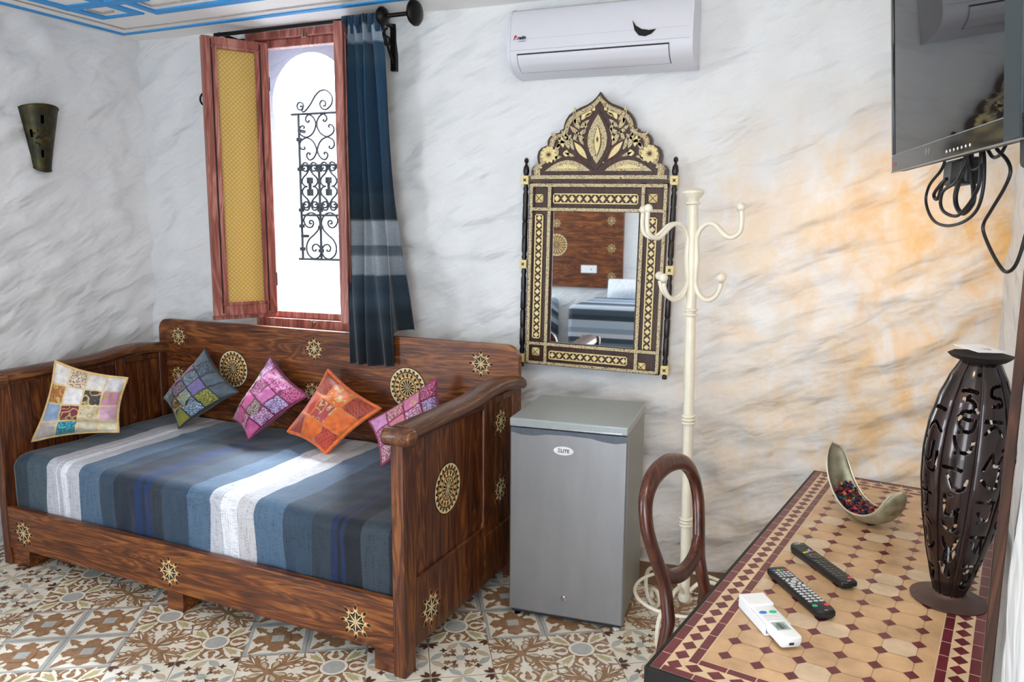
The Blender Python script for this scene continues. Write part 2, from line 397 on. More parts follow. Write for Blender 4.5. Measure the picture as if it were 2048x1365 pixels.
def tile(ci, cj, kind):
    ct, st = math.cos(TTH), math.sin(TTH)
    def mp(x, y, h):
        i = ci+.5+x/2; j = cj+.5-y/2
        return (TOX+TS*(i*ct+j*st), TOY+TS*(i*st-j*ct), h*.00022)
    todo = []
    P = lambda pts, h, m: todo.append((h, len(todo), pts, m))
    P(rect(-1,-1,1,1), 0, GR)
    S = .984
    if kind == 'a':
        P(rect(-S,-S,S,S), 1, GY); P(rect(-.86,-.86,.86,.86), 2, CR)
        for q in range(4):
            a = q*PI/2
            T = lambda pts: rot2(pts, a)
            P(T(circ(.40,0,.30,14)), 3, BR); P(T(circ(.60,.13,.14,10)), 3, BR); P(T(circ(.60,-.13,.14,10)), 3, BR); P(T(circ(.71,0,.12,10)), 3, BR)
            P(T(leaf(.2,.2,PI/4,.80,.34,6)), 3, BR); P(T(diam(.62,.62,.16,.16)), 3, BR)
            P(T(leaf(.55,.55,PI/4,.42,.2,6)), 3, BR)
            P(T(circ(.33,.52,.085,12)), 4, CR); P(T(circ(.52,.33,.085,12)), 4, CR)
            P(T(stroke(arcp(.50,.36,.10,-2.6,1.2,8),.05)), 4, CR); P(T(stroke(arcp(.36,.50,.10,.4,4.2,8),.05)), 4, CR)
        P(circ(0,0,.42,16), 5, BR); P(rect(-.2,-.2,.2,.2), 6, GY)
    elif kind == 'b':
        P(rect(-S,-S,S,S), 1, BR)
        for q in range(4):
            a = q*PI/2; T = lambda pts: rot2(pts, a)
            P(T(circ(.72,0,.27,18)), 3, CR); P(T(stroke(arcp(.60,0,.40,-1.15,1.15,10),.11)), 2, CR)
            P(T(stroke(arcp(.64,0,.33,-1.9,-.5,8),.10)), 4, BR); P(T(stroke(arcp(.64,0,.33,.5,1.9,8),.10)), 4, BR)
            P(T(circ(.63,0,.12,12)), 5, BR); P(T(leaf(.66,0,0,.32,.15,6)), 5, BR)
            b = PI/4
            P(T(leaf(.28,.28,b,.98,.44,8)), 3, CR); P(T(leaf(.42,.42,b+.42,.66,.2,6)), 3, CR); P(T(leaf(.42,.42,b-.42,.66,.2,6)), 3, CR)
            P(T(leaf(.36,.36,b,.66,.2,7)), 4, OL); P(T(leaf(.48,.48,b+.3,.42,.09,5)), 4, OL); P(T(leaf(.48,.48,b-.3,.42,.09,5)), 4, OL)
        P(circ(0,0,.44,24), 6, CR); P(circ(0,0,.35,24), 7, GY)
    elif kind == 'c':
        P(rect(-S,-S,S,S), 1, CR)
        for q in range(4):
            a = q*PI/2; T = lambda pts: rot2(pts, a); b = PI/4
            P(T(leaf(0,0,b,1.2,.2,7)), 3, BR)
            for sgn in (-1,1):
                P(T(leaf(.34,.34,b+sgn*.52,.72,.19,7)), 3, BR); P(T(leaf(.46,.46,b+sgn*.34,.78,.17,7)), 3, BR)
                P(T(leaf(.48,.48,b+sgn*.40,.5,.05,5)), 4, CR)
                # paired drops along the axes
                P(T(leaf(.05,sgn*.05,sgn*.36,.62,.30,8,1.5)), 3, BR); P(T(leaf(.16,sgn*.09,sgn*.36,.44,.16,8,1.5)), 4, SA)
                P(T(stroke([(.30,sgn*.33),(.52,sgn*.40),(.70,sgn*.34),(.78,sgn*.22),(.70,sgn*.14),(.62,sgn*.20)],.065)), 3, BR)
                P(T(stroke(arcp(.88,sgn*.30,.09,-2.5,1.8,8),.045)), 3, BR)
        P(circ(0,0,.16,12), 5, BR)
    else:
        P(rect(-S,-S,S,S), 1, CR)
        for q in range(4):
            a = q*PI/2; T = lambda pts: rot2(pts, a)
            for sgn in (-1,1):
                P(T(leaf(.97,0,PI-sgn*.78,.60,.25,8)), 2, SA if sgn>0 else GY)
                fx, fy = .24, .46
                c_ = (fx, sgn*fy) if False else (.46, sgn*.22)
                for k in range(5):
                    P(T(leaf(c_[0]-.02,c_[1], k*2*PI/5+.3*sgn, .15, .085, 4)), 3, BR)
                P(T(stroke([(.14,sgn*.14),(.30,sgn*.20),(.42,sgn*.22)],.035)), 3, DK)
                P(T(leaf(.97,.97, -PI/2-sgn*.0-.42 if sgn>0 else PI+.42, .34, .14, 6)), 3, DK)
            P(T(star(.52,.52,.15,.065,4,0)), 3, DK)
            P(T(diam(.24,.24,.05,.05)), 3, DK)
        P(circ(0,0,.14,12), 3, GY)
    for k,(h,_,pts,m) in enumerate(sorted(todo, key=lambda q: q[:2])): mbf.poly(pts, mp, k*.25, m)
rnd = random.Random(3)
for ci in range(-13, 16):
    for cj in range(-9, 13):
        i, j = ci+.5, cj+.5
        x = TOX+TS*(i*math.cos(TTH)+j*math.sin(TTH)); y = TOY+TS*(i*math.sin(TTH)-j*math.cos(TTH))
        if -3.95 < x < 1.25 and RY-.1 < y < 3.6:
            tile(ci, cj, tmap.get((ci,cj)) or rnd.choice('abcd'))
struct(obj('floor', mbf, FTL, smooth=False))
M_border = mat('brown_border_tile', '#6b4c2c', .4, var=.2, vscale=15)
mb = MB()
for k in range(20):
    x0 = -3.7+.23*k; mb.box(x0, x0+.227, 3.29, 3.53, -.004, .004)
struct(obj('trim_floor_border', mb, M_border, bevel=.001))
# ------------------------------------------------------------------ window
M_red = wood('red_stained_window_wood', '#6f342b', '#9a574a', '#c48c80', (6,6,.8), .45, 3.0, .12)
M_dkred = mat('dark_red_groove', '#2c100c', .7)
M_irono = mat('weathered_outdoor_iron', '#0c0d10', .75, 0, .2, 40, spec=.2)
M_iron = mat('black_wrought_iron', '#1a1715', .45, .6, .2, 40, .2, 120)
M_brasslt = mat('painted_latch', '#8a6a58', .5, .2)
m, nt, b = newmat('amber_patterned_glass')
v = coords(nt, (1,1,1), (0,0,0))
mp1 = coords(nt, (1,1,1), (0,R(45),0))
br = nd(nt, 'ShaderNodeTexVoronoi', Scale=62.0, feature='F1', distance='CHEBYCHEV'); br.inputs['Randomness'].default_value = 0.0
nt.links.new(mp1, br.inputs['Vector'])
n3 = nd(nt, 'ShaderNodeTexNoise', Scale=70.0, Detail=2.0); nt.links.new(v, n3.inputs['Vector'])
o = ramp(nt, br.outputs['Distance'], [(.15, '#fbe5a4'), (.45, '#e8c15c'), (.75, '#bd9234')])
nt.links.new(o, b.inputs['Base Color']); b.inputs['Roughness'].default_value = .25
b.inputs['Transmission Weight'].default_value = .45; b.inputs['IOR'].default_value = 1.3
bump(nt, b, br.outputs['Distance'], .5, .004); M_amber = m

win = thing('window_1', 'red stained double casement window standing open above the daybed', 'window', (-2.505, BY, 1.03)); struct(win)
# frame in local coords: x along the wall, y into the wall, z up
fw, fh = .64, 1.56
mb = MB()
x0, x1 = -.36, .315
mb.box(x0, x0+.055, -.035, .05, 0, fh); mb.box(x1-.055, x1, -.035, .05, 0, fh)
mb.box(x0+.055, x1-.055, -.035, .05, 0, .05); mb.box(x0+.055, x1-.055, -.035, .05, fh-.045, fh)
struct(obj('window_frame', mb, M_red, win, bevel=.004))
mb = MB()  # inner stop rails
mb.box(x0+.055, x1-.055, .0, .05, .05, .085); mb.box(x0+.055, x1-.055, .0, .05, fh-.085, fh-.045)
mb.box(x0+.055, x0+.085, .0, .05, .05, fh-.05); mb.box(x1-.085, x1-.055, .0, .05, .05, fh-.05)
struct(obj('window_stop', mb, M_red, win, bevel=.004))
mb = MB(); mb.box(.0,.03,-.045,-.03,.02,.04); mb.box(.0,.03,-.045,-.03,fh-.055,fh-.035); mb.tube([(.015,-.05,.012),(.015,-.05,.05)],.006,8); mb.tube([(.015,-.05,fh-.06),(.015,-.05,fh-.02)],.006,8)
struct(obj('window_latch', mb, M_brasslt, win))
def casement(hx, hy, ex, ey, flip):
    # leaf from hinge (hx,hy) to free edge (ex,ey), local window coords
    L = math.hypot(ex-hx, ey-hy); a = math.atan2(ey-hy, ex-hx)
    r = bpy.data.objects.new('casement', None); C.objects.link(r); r.parent = win; r['kind'] = 'structure'
    r.location = (hx, hy, .085); r.rotation_euler = (0,0,a)
    H = 1.40; t = .02
    mb = MB()
    sw = .062
    mb.box(0, sw, -t, t, 0, H); mb.box(L-sw, L, -t, t, 0, H); mb.box(sw, L-sw, -t, t, 0, .065); mb.box(sw, L-sw, -t, t, H-.055, H)
    for sgn in (-1, 1):
        mb.box(sw*.80, sw*1.12, sgn*t*1.0-.006, sgn*t+.006, .05, H-.04); mb.box(L-sw*1.12, L-sw*.80, sgn*t-.006, sgn*t+.006, .05, H-.04)
        mb.box(sw*.72, L-sw*.72, sgn*t-.006, sgn*t+.006, .05, .066); mb.box(sw*.72, L-sw*.72, sgn*t-.006, sgn*t+.006, H-.055, H-.04)
    mb.box(0, L, flip*(t+.0), flip*(t+.026), -.028, -.004)
    mb.box(0.0, L, -t, t, -.004, .0)
    struct(obj('casement_frame', mb, M_red, r, bevel=.003))
    mb = MB()
    for sgn in (-1,1):
        for xa in (sw*.62, L-sw*.76): mb.box(xa, xa+.008, sgn*(t+.0002)-.0006, sgn*(t+.0002)+.0006, .01, H-.01)
    gv = struct(obj('groove', mb, M_dkred, r)); gv['label'] = 'dark groove in the stile'
    mb = MB(); mb.box(sw-.005, L-sw+.005, -.003, .003, .055, H-.05)
    g = struct(obj('pane', mb, M_amber, r)); g['label'] = 'amber patterned glass pane'
    mb = MB()
    for z in (.18, H-.2): mb.tube([(-.004,0,z-.035),(-.004,0,z+.035)], .008, 8)
    struct(obj('hinge', mb, M_iron, r))
    return r
lf = casement(-.215, -.045, -.40, -.315, -1)
rf = casement(.285, -.045, .405, -.325, 1)
mb = MB(); mb.tube(smooth_path([(.02,.04,.02),(.01,0,.03),(-.012,-.012,.028),(-.030,-.015,.012),(-.034,-.015,-.010),(-.022,-.015,-.030),(-.002,-.015,-.032),(.008,-.015,-.016),(-.002,-.015,-.004)],5), .0055, 8)
hk_ = obj('wall_hook', mb, M_iron); hk_.location = (-3.128, 3.475, 2.262)
tag(hk_, 'small black curled iron hook on the wall beside the open left window leaf', 'hook')

# wrought iron grille on the house front outside
gr = thing('window_grille', 'black wrought iron scroll grille on the white house front outside the window', 'window grille', (-4.36, 5.88, .47))
S_ = 5.88/4.6
def gp(u, v): return (u*S_, 0, v*S_)     # u,v metres at the reference depth 4.6
U0, UM, U1 = 0.05, .205, .36
mb = MB()
for u, zt in ((U0,1.62),(UM,1.27),(U1,1.62)): mb.tube([gp(u,.63),gp(u,zt)], .011, 6)
obj('bar', mb, M_irono, gr)
mb = MB()
for z,a,b_ in ((.63,-.02,.42),(.935,U0,.40),(1.275,U0,.40),(1.62,-.02,.42)): mb = MB(); mb.tube([gp(a,z),gp(b_,z)], .011, 6); obj('crossbar', mb, M_irono, gr)
def gz(p): return gp(U0+(p[0]-150)*.001123, 1.62-(p[1]-215)*.000943)
def scroll(pts, fl=None):
    mb = MB(); mb.tube([q for q in smooth_path([gz(p) for p in pts],5)], .0078, 6); obj('scroll', mb, M_irono, gr)
low=[(213,998),(222,1004),(232,996),(226,982),(210,980),(202,998),(210,1020),(228,1028),(236,1005)]
lowL=[(222,1000),(212,1004),(206,994),(214,980),(230,984),(236,1002),(224,1026),(196,1030),(172,1005),(166,970),(188,936),(225,924),(262,944),(283,992),(274,1040),(240,1082),(200,1120),(180,1170),(186,1220),(210,1250),(240,1260),(272,1244),(286,1205),(272,1166),(244,1154),(224,1172),(226,1198),(244,1204),(250,1190)]
scroll(lowL); scroll([(578-x,y) for x,y in lowL])
hp_=[(185,598),(176,606),(168,596),(178,580),(198,584),(206,602),(196,622),(172,616),(160,592),(176,566),(200,564),(218,600),(240,640),(268,670),(276,700),(262,725),(240,735)]
def mir_(p,ax): return [(2*ax-x,y) for x,y in p]
for ax,dx in ((219,0),(355,137)):
    for fl in (0,1):
        P_=[(x+dx-0,y) for x,y in hp_]
        for q in (P_, mir_(P_,ax)):
            scroll(q if not fl else [(x,1466-y) for x,y in q])
up=[(184,318),(191,309),(182,299),(166,303),(153,326),(163,360),(206,380),(252,352),(275,292),(257,242),(226,222),(205,240),(203,262),(217,275),(228,267),(221,260)]
for q in (up, [(556-x,y) for x,y in up]):
    scroll(q); scroll([(x,765-y) for x,y in q])
scroll([(165,165),(175,158),(183,170),(172,185),(152,180),(143,155),(158,133),(184,140),(188,165),(178,195),(200,195),(240,150),(275,95),(310,62),(350,58),(385,85),(398,125),(385,165),(350,192),(320,180),(308,150),(325,128),(348,140),(345,165),(330,165)])
for ax in (219,355):
    mb=MB()
    for x0,x1 in ((ax-14,ax-2),(ax+2,ax+14)):
        for y0,y1 in ((668,712),(752,800)): 
            a_=gz((x0,y1)); b_=gz((x1,y0)); mb.box(a_[0],b_[0],-.02,.02,a_[2],b_[2])
    a_=gz((ax-5,800)); b_=gz((ax+5,668)); mb.box(a_[0],b_[0],-.014,.014,a_[2],b_[2])
    obj('collar', mb, M_irono, gr)
for u,z in ((U0,1.45),(U0,1.25),(U0,.97),(U0,.86),(U0,.70),(UM,1.24),(UM,.97),(UM,.85),(UM,.69)): mb = MB(); mb.box((u-.014)*S_,(u+.014)*S_,-.018,.018,(z-.012)*S_,(z+.012)*S_); obj('clasp', mb, M_irono, gr)
for u in (U0, U1):
    for z in (.78,1.5): mb = MB(); mb.box((u-.012)*S_,(u+.012)*S_,0,.33,z*S_,(z+.02)*S_); obj('mounting_bracket', mb, M_irono, gr)

# ------------------------------------------------------------------ curtain rod
rod = thing('curtain_rod', 'black iron curtain rod with round disc finial above the window', 'curtain rod', (0,0,0))
RYY, RZ = 3.33, 2.555
mb = MB(); mb.tube([(-2.93,RYY,RZ-.01),(-1.80,RYY,RZ)], .010, 10); obj('rod', mb, M_iron, rod)
def disc(x, r, t):
    mb = MB(); st_ = 0
    mb.lathe([(.008,-t),(r*.8,-t*.9),(r,-.3*t),(r,.3*t),(r*.75,t),(r*.3,t*1.3),(.004,t*1.4)], 24)
    mb.xf(Matrix.Translation((x,RYY,RZ)) @ Matrix.Rotation(R(90),4,'Y')); return mb
obj('finial', disc(-1.775, .058, .022), M_iron, rod); obj('finial_collar', disc(-1.945, .042, .02), M_iron, rod)
for bx in (-1.985, -2.90):
    mb = MB(); mb.box(bx-.014, bx+.014, BY-.022, BY+.012, 2.34, 2.56)
    mb.tube([(bx,BY-.01,2.545),(bx,RYY,2.55)], .009, 8)
    mb.tube(smooth_path([(bx,BY-.015,2.37),(bx,3.46,2.42),(bx,3.42,2.49),(bx,3.40,2.535)],5), .006, 8)
    mb.tube(smooth_path([(bx,3.44,2.53),(bx,3.40,2.49),(bx,3.42,2.45),(bx,3.455,2.455),(bx,3.46,2.485),(bx,3.435,2.49)],5), .005, 8)
    obj('bracket', mb, M_iron, rod)

# ------------------------------------------------------------------ curtain
m, nt, b = newmat('indigo_striped_curtain')
tc = nt.nodes.new('ShaderNodeTexCoord'); sp = nt.nodes.new('ShaderNodeSeparateXYZ'); nt.links.new(tc.outputs['UV'], sp.inputs[0])
v = coords(nt, (3,3,160)); n = nd(nt, 'ShaderNodeTexNoise', Scale=3.0, Detail=4.0); nt.links.new(v, n.inputs['Vector'])
ad = nd(nt, 'ShaderNodeMath', operation='MULTIPLY_ADD'); ad.inputs[1].default_value = .012; nt.links.new(n.outputs['Fac'], ad.inputs[0]); nt.links.new(sp.outputs['Y'], ad.inputs[2])
st_ = [(0,'#23425a'),(.030,'#23425a'),(.036,'#a9b8c8'),(.078,'#9fb0c2'),(.086,'#2c4f68'),(.13,'#31566f'),(.16,'#1f4a6a'),(.22,'#1c4668'),(.42,'#17405c'),(.50,'#17374c'),(.515,'#243f52'),(.585,'#21303e'),(.592,'#aab3bd'),(.66,'#9ea8b3'),(.664,'#5d6b78'),(.69,'#6b7883'),(.695,'#a5aeb8'),(.745,'#97a1ad'),(.75,'#36495a'),(.79,'#2c3f50'),(.82,'#364a5b'),(.86,'#1d2c3a'),(.90,'#22323f'),(.94,'#141f2b'),(1,'#0f1821')]
o = ramp(nt, ad.outputs[0], st_)
n4 = nd(nt, 'ShaderNodeTexNoise', Scale=1.0, Detail=3.0); nt.links.new(coords(nt,(40,40,500)), n4.inputs['Vector'])
mx = nd(nt, 'ShaderNodeMixRGB', blend_type='MULTIPLY'); mx.inputs[0].default_value = .55; nt.links.new(o, mx.inputs[1])
o2 = ramp(nt, n4.outputs['Fac'], [(.3,(.62,.62,.62)),(.7,(1.1,1.1,1.1))]); nt.links.new(o2, mx.inputs[2]); nt.links.new(mx.outputs[0], b.inputs['Base Color'])
b.inputs['Roughness'].default_value = .85; b.inputs['Sheen Weight'].default_value = .25
tr = nd(nt, 'ShaderNodeBsdfTranslucent'); nt.links.new(mx.outputs[0], tr.inputs['Color'])
ms = nd(nt, 'ShaderNodeMixShader'); ms.inputs[0].default_value = .3
nt.links.new(b.outputs[0], ms.inputs[1]); nt.links.new(tr.outputs[0], ms.inputs[2]); nt.links.new(ms.outputs[0], nt.nodes['Material Output'].inputs[0])
bump(nt, b, n4.outputs['Fac'], .15, .002); M_curt = m
M_mustard = mat('mustard_curtain_lining', '#b58a26', .85)
ZT, ZB = 2.555, .925
def curt(u, vv):
    # u across 0..1, v down 0..1
    xl = -2.155 + .0*vv - .005*vv; xr = -1.955 + .08*vv + .055*vv*vv
    if vv < .1: xr -= .02*(1-vv/.1)
    x = xl + (xr-xl)*u
    amp = (.028 if vv > .1 else .014 + .14*vv) * (1 - .25*vv)
    ph = u*4.3*2*PI + .5*math.sin(3*vv) + .8*u*vv
    y = RYY - .005 + amp*math.sin(ph) + .012*math.sin(u*17+vv*4)
    # the cloth hangs in front of the headboard, its right edge slips behind it
    zq = ZT + .012 - (ZT+.012-ZB)*vv
    hb = max(0, min(1, (1.60-zq)/.50))
    front = 1/(1+math.exp((u-.80)*60))
    dy = (.150)*hb*hb*(3-2*hb)*front
    y -= dy; x += .66*dy*(1-.25*u)
    y += .02*hb*(1-front)
    zb = ZB if front > .93 else 1.078
    z = ZT + .012 - (ZT + .012 - zb)*vv
    x += .008*math.sin(ph*.5+vv*6)
    return (x, y, z)
cu = thing('curtain', 'dark blue striped curtain gathered at the right side of the window', 'curtain', (0,0,0))
mb = MB(); mb.grid(curt, 110, 120)
mb.uv = [(i%111/110, (ZT+.012-mb.v[i][2])/(ZT+.012-ZB)) for i in range(len(mb.v))]
mb2 = mb
o = obj('cloth', mb2, M_curt, cu, ang=180)
sm = o.modifiers.new('s','SOLIDIFY'); sm.thickness = .0025
for k in range(6):
    x = -2.145 + .036*k
    mb = MB()
    loop = smooth_path([(x,RYY-.016,RZ-.07),(x,RYY-.019,RZ-.01),(x,RYY-.012,RZ+.014),(x,RYY+.01,RZ+.016),(x,RYY+.019,RZ-.01),(x,RYY+.018,RZ-.06)],5)
    for i,p in enumerate(loop[:-1]):
        q = loop[i+1]; mb.add([(p.x-.015,p.y,p.z),(p.x+.015,p.y,p.z),(q.x+.015,q.y,q.z),(q.x-.015,q.y,q.z)],[(0,1,2,3)])
    mb.uv = [(0,.3)]*len(mb.v)
    t_ = obj('tab_loop', mb, M_curt, cu, ang=180); t_.modifiers.new('s','SOLIDIFY').thickness = .002
mb = MB(); mb.grid(lambda u,vv: (-2.152+.016*u, RYY-.052+.012*math.sin(u*5), 2.475-.10*vv), 6, 8)
li = obj('lining_fold', mb, M_mustard, cu, ang=180); li['label'] = 'mustard yellow lining showing at the curtain heading'; li.modifiers.new('s','SOLIDIFY').thickness=.002
mb = MB(); mb.grid(lambda u,vv: (-2.138+.013*u-.004*vv, RYY-.050+.008*math.sin(u*5)-.02*vv, 1.63-.26*vv), 6, 8)
li = obj('lining_fold', mb, M_mustard, cu, ang=180); li['label'] = 'mustard yellow lining showing at the curtain edge'; li.modifiers.new('s','SOLIDIFY').thickness=.002

# ------------------------------------------------------------------ iron sconce on the left wall
m, nt, b = newmat('aged_brass_sheet'); v = coords(nt)
n = nd(nt,'ShaderNodeTexNoise',Scale=18.0,Detail=5.0); nt.links.new(v,n.inputs['Vector'])
o = ramp(nt,n.outputs['Fac'],[(.3,'#23251f'),(.55,'#3c3a28'),(.8,'#6a5522')]); nt.links.new(o,b.inputs['Base Color'])
b.inputs['Metallic'].default_value=.7; b.inputs['Roughness'].default_value=.45; bump(nt,b,n.outputs['Fac'],.4,.004); M_obrass=m
def onleft(s, out, z): # s = distance from back corner along left wall
    p = lw_o + lw_d*s + lw_n*out; return (p.x, p.y, z)
sc_root = thing('wall_sconce', 'aged brass half cone wall sconce with slots on the white left wall', 'wall sconce', onleft(.635, .012, 1.862), 0)
sc_root.rotation_euler = (0,0,-.066)
mb = MB(); NU, NV = 80, 88
def scf(u, vv):
    t = -PI/2 + PI*u; rr = .045 + (.098-.045)*vv**1.1
    zz = .285*vv + (.022*math.cos(t)*vv**8) - .02*math.cos(t)*(1-vv)**6*1.0
    return (rr*.8*math.cos(t), rr*math.sin(t)*1.0, zz)
slots = [(.42,.80,.05,.062),(.18,.57,.05,.062),(.40,.25,.06,.058)]
g = MB(); g.grid(scf, NU, NV)
keep=[]; km=[]
for f, mi in zip(g.f, g.m):
    fi = len(keep); idx = g.f.index(f) if False else None
for k in range(len(g.f)):
    i, j = k % NU, k // NU; u, vv = (i+.5)/NU, (j+.5)/NV
    if any(abs(u-a)<.5*w*1.3 and abs(vv-c)<.5*h*2.0 for a,c,w,h in slots): continue
    keep.append(g.f[k]); km.append(0)
g.f, g.m = keep, km
o = obj('shade', g, M_obrass, sc_root, ang=180); o.modifiers.new('s','SOLIDIFY').thickness = .003
mb = MB(); mb.tube([Vector(scf(k/24,1.0))+Vector((.001,0,0)) for k in range(25)], .003, 6); obj('rim', mb, M_obrass, sc_root)
mb = MB(); mb.tube([Vector(scf(k/24,0)) for k in range(25)], .0025, 6); obj('lower_rim', mb, M_obrass, sc_root)
mb = MB()
for (u,vv) in [(.5,.62),(.46,.5),(.55,.5),(.6,.55),(.5,.4),(.44,.42),(.58,.42),(.5,.52),(.66,.6),(.66,.5),(.42,.58)]:
    p = Vector(scf(u-.18,vv)); mb.ball(p, .006, 8, 5)
obj('embossed_ornament', mb, M_obrass, sc_root)
mb = MB(); mb.prism([(-.040,.03),(.040,.03),(.080,.272),(-.080,.272)], lambda y,z,h: (h, y, z), -.004, .002); obj('back_plate', mb, M_iron, sc_root)

# ------------------------------------------------------------------ air conditioner
M_ac = mat('air_conditioner_white', '#d3d4dd', .35, var=.02, vscale=4, coat=.1)
M_black = mat('gloss_black', '#08090b', .12, var=.02)
M_dk = mat('dark_gap', '#22242a', .6)
M_redp = mat('red_print', '#b8202a', .4); M_navy = mat('navy_print', '#15233a', .4); M_chr = mat('chrome', '#c9ccd0', .15, 1, .02)
AX0, AX1 = -1.312, -.508
ac = thing('air_conditioner', 'white wall mounted air conditioner unit above the mirror', 'air conditioner', (AX0, BY, 2.255))
AW = AX1-AX0
prof = [(0,0),(-.05,0),(-.10,.004),(-.145,.016),(-.178,.036),(-.195,.062),(-.199,.09),(-.196,.16),(-.186,.235),(-.165,.266),(-.12,.283),(0,.286)]
mb = MB(); mb.prism([(y,z) for y,z in prof], lambda y,z,h: (h*AW, y, z), .012, .988)
obj('body', mb, M_ac, ac, bevel=.003, ang=30)
mb = MB()
sp_ = [(y*1.012, z*1.01-.001) for y,z in prof]
for a,b_ in ((0,.016),(.984,1)): mb = MB(); mb.prism(sp_, lambda y,z,h: (h*AW, y, z), a, b_); obj('end_cap', mb, M_ac, ac, bevel=.004, ang=30)
def fpt(x, t, out):  # point on the lower curved front between profile 2 and 6
    P = prof[2:7]; k = min(int(t*4),3); f = t*4-k
    y = P[k][0]+(P[k+1][0]-P[k][0])*f; z = P[k][1]+(P[k+1][1]-P[k][1])*f
    d = Vector((P[k+1][0]-P[k][0], P[k+1][1]-P[k][1])).normalized(); nn = Vector((-d.y, d.x))
    nn = -nn if nn.x > 0 else nn
    return (x, y+nn.x*out, z+nn.y*out)
mb = MB(); mb.grid(lambda u,t: fpt(.045+(.665-.0)*u, .16+.76*t, .0012), 2, 10)
obj('louvre_gap', mb, M_dk, ac, ang=60)
mb = MB(); mb.grid(lambda u,t: fpt(.048+.659*u, .19+.67*t, .0030), 2, 10)
o=obj('louvre', mb, M_ac, ac, ang=60)
mb = MB(); mb.add([(.01,-.1995,.094),(AW-.01,-.1995,.094),(AW-.01,-.1995,.0955),(.01,-.1995,.0955)],[(0,1,2,3)]); mb.add([(.01,-.1975,.1405),(AW-.01,-.1975,.1405),(AW-.01,-.1975,.1412),(.01,-.1975,.1412)],[(0,1,2,3)])
obj('panel_seam', mb, mat('seam_grey','#9a9ca8',.5), ac)
cm = lambda x,z,h: (.605+x, -.1992+ (z)*.03 - h, .135+z)
cr1 = [(-.05,.045),(-.035,.022),(-.01,.006),(.02,.0),(.05,.002)] ; cr2 = [(.05,.002),(.03,-.016),(.005,-.024),(-.022,-.018),(-.04,.004),(-.05,.045)]
mb = MB(); mb.prism(cr1+cr2[1:-1], cm, .0005, .0025); obj('display', mb, M_black, ac)
Mx = lambda x,z,ex=0: Matrix.Translation((x,-.1993,z)) @ Matrix.Rotation(R(90-2.5),4,'X')
text('logo', 'B', .025, Mx(.035,.148), M_redp, ac, .0006, 'CENTER', .3, .0008)
text('logo', 'raún', .021, Mx(.066,.147), M_navy, ac, .0006, 'CENTER', .3, .0008)
mb = MB(); mb.box(.05,.085,-.2002,-.1985,.1315,.1332); obj('logo_line', mb, M_navy, ac)
# ------------------------------------------------------------------ carved bone inlay mirror
M_dkw = wood('dark_stained_cedar', '#1c0d08', '#3b1c10', '#57301b', (12,12,2), .38, 4)
M_bone = bone(); M_bone2 = mat('pale_bone', '#e2cf93', .42, var=.12, vscale=90, bmp=.2, bscale=300)
M_ebony = mat('ebonised_turned_wood', '#17100f', .3, var=.2)
m, nt, b = newmat('mirror_glass'); b.inputs['Metallic'].default_value = 1; b.inputs['Roughness'].default_value = .02; b.inputs['Base Color'].default_value = (.88,.9,.91,1); M_mir = m
mir = thing('wall_mirror', 'tall bone inlaid carved wooden mirror with scalloped crest beside the coat stand', 'mirror', (-.943, BY-.030, .931))
mir.rotation_euler = (0, R(.9), 0)
fm = lambda x,z,h: (x, -h, z)
mx_ = lambda zx: (zx-397)*1.06e-3
mz_ = lambda zy: (1250-zy)*1.043e-3
# back board of body and crest
mb = MB()
gx0, gx1, gz0, gz1 = mx_(206), mx_(582), mz_(1142), mz_(556)
mb.prism(rect(-.322,0,gx0,.853), fm, 0, .022); mb.prism(rect(gx1,0,.322,.853), fm, 0, .022)
mb.prism(rect(gx0,0,gx1,gz0), fm, 0, .022); mb.prism(rect(gx0,gz1,gx1,.853), fm, 0, .022)
for r_ in (rect(-.322,0,-.300,.853), rect(.300,0,.322,.853), rect(-.322,0,.322,.02), rect(-.322,.832,.322,.853),
           rect(mx_(178),0,mx_(198),.853), rect(mx_(588),0,mx_(608),.853), rect(-.322,mz_(556),.322,mz_(538)), rect(-.322,mz_(1162),.322,mz_(1142)), rect(-.322,.853,.322,.866)):
    mb.prism(r_, fm, .022, .032)
obj('frame', mb, M_dkw, mir, bevel=.0015)
mb = MB(); mb.prism(rect(gx0-.003,gz0-.003,gx1+.003,gz1+.003), fm, .010, .0195); obj('mirror_glass', mb, M_mir, mir, smooth=False)
mb = MB()
_b=[0]
def B_(r_): _b[0]+=1; mb.prism(r_, fm, .032, .0345+.00012*_b[0])
B_(rect(-.318,.004,-.304,.849)); B_(rect(.304,.004,.318,.849)); B_(rect(-.304,.003,.304,.016)); B_(rect(-.304,.835,.304,.849))
B_(rect(mx_(181),.016,mx_(195),.835)); B_(rect(mx_(591),.016,mx_(605),.835)); B_(rect(-.304,mz_(554),.304,mz_(541))); B_(rect(-.304,mz_(1159),.304,mz_(1146)))
B_(rect(-.314,.870,.314,.886))
obj('bone_banding', mb, M_bone, mir, bevel=.0008)
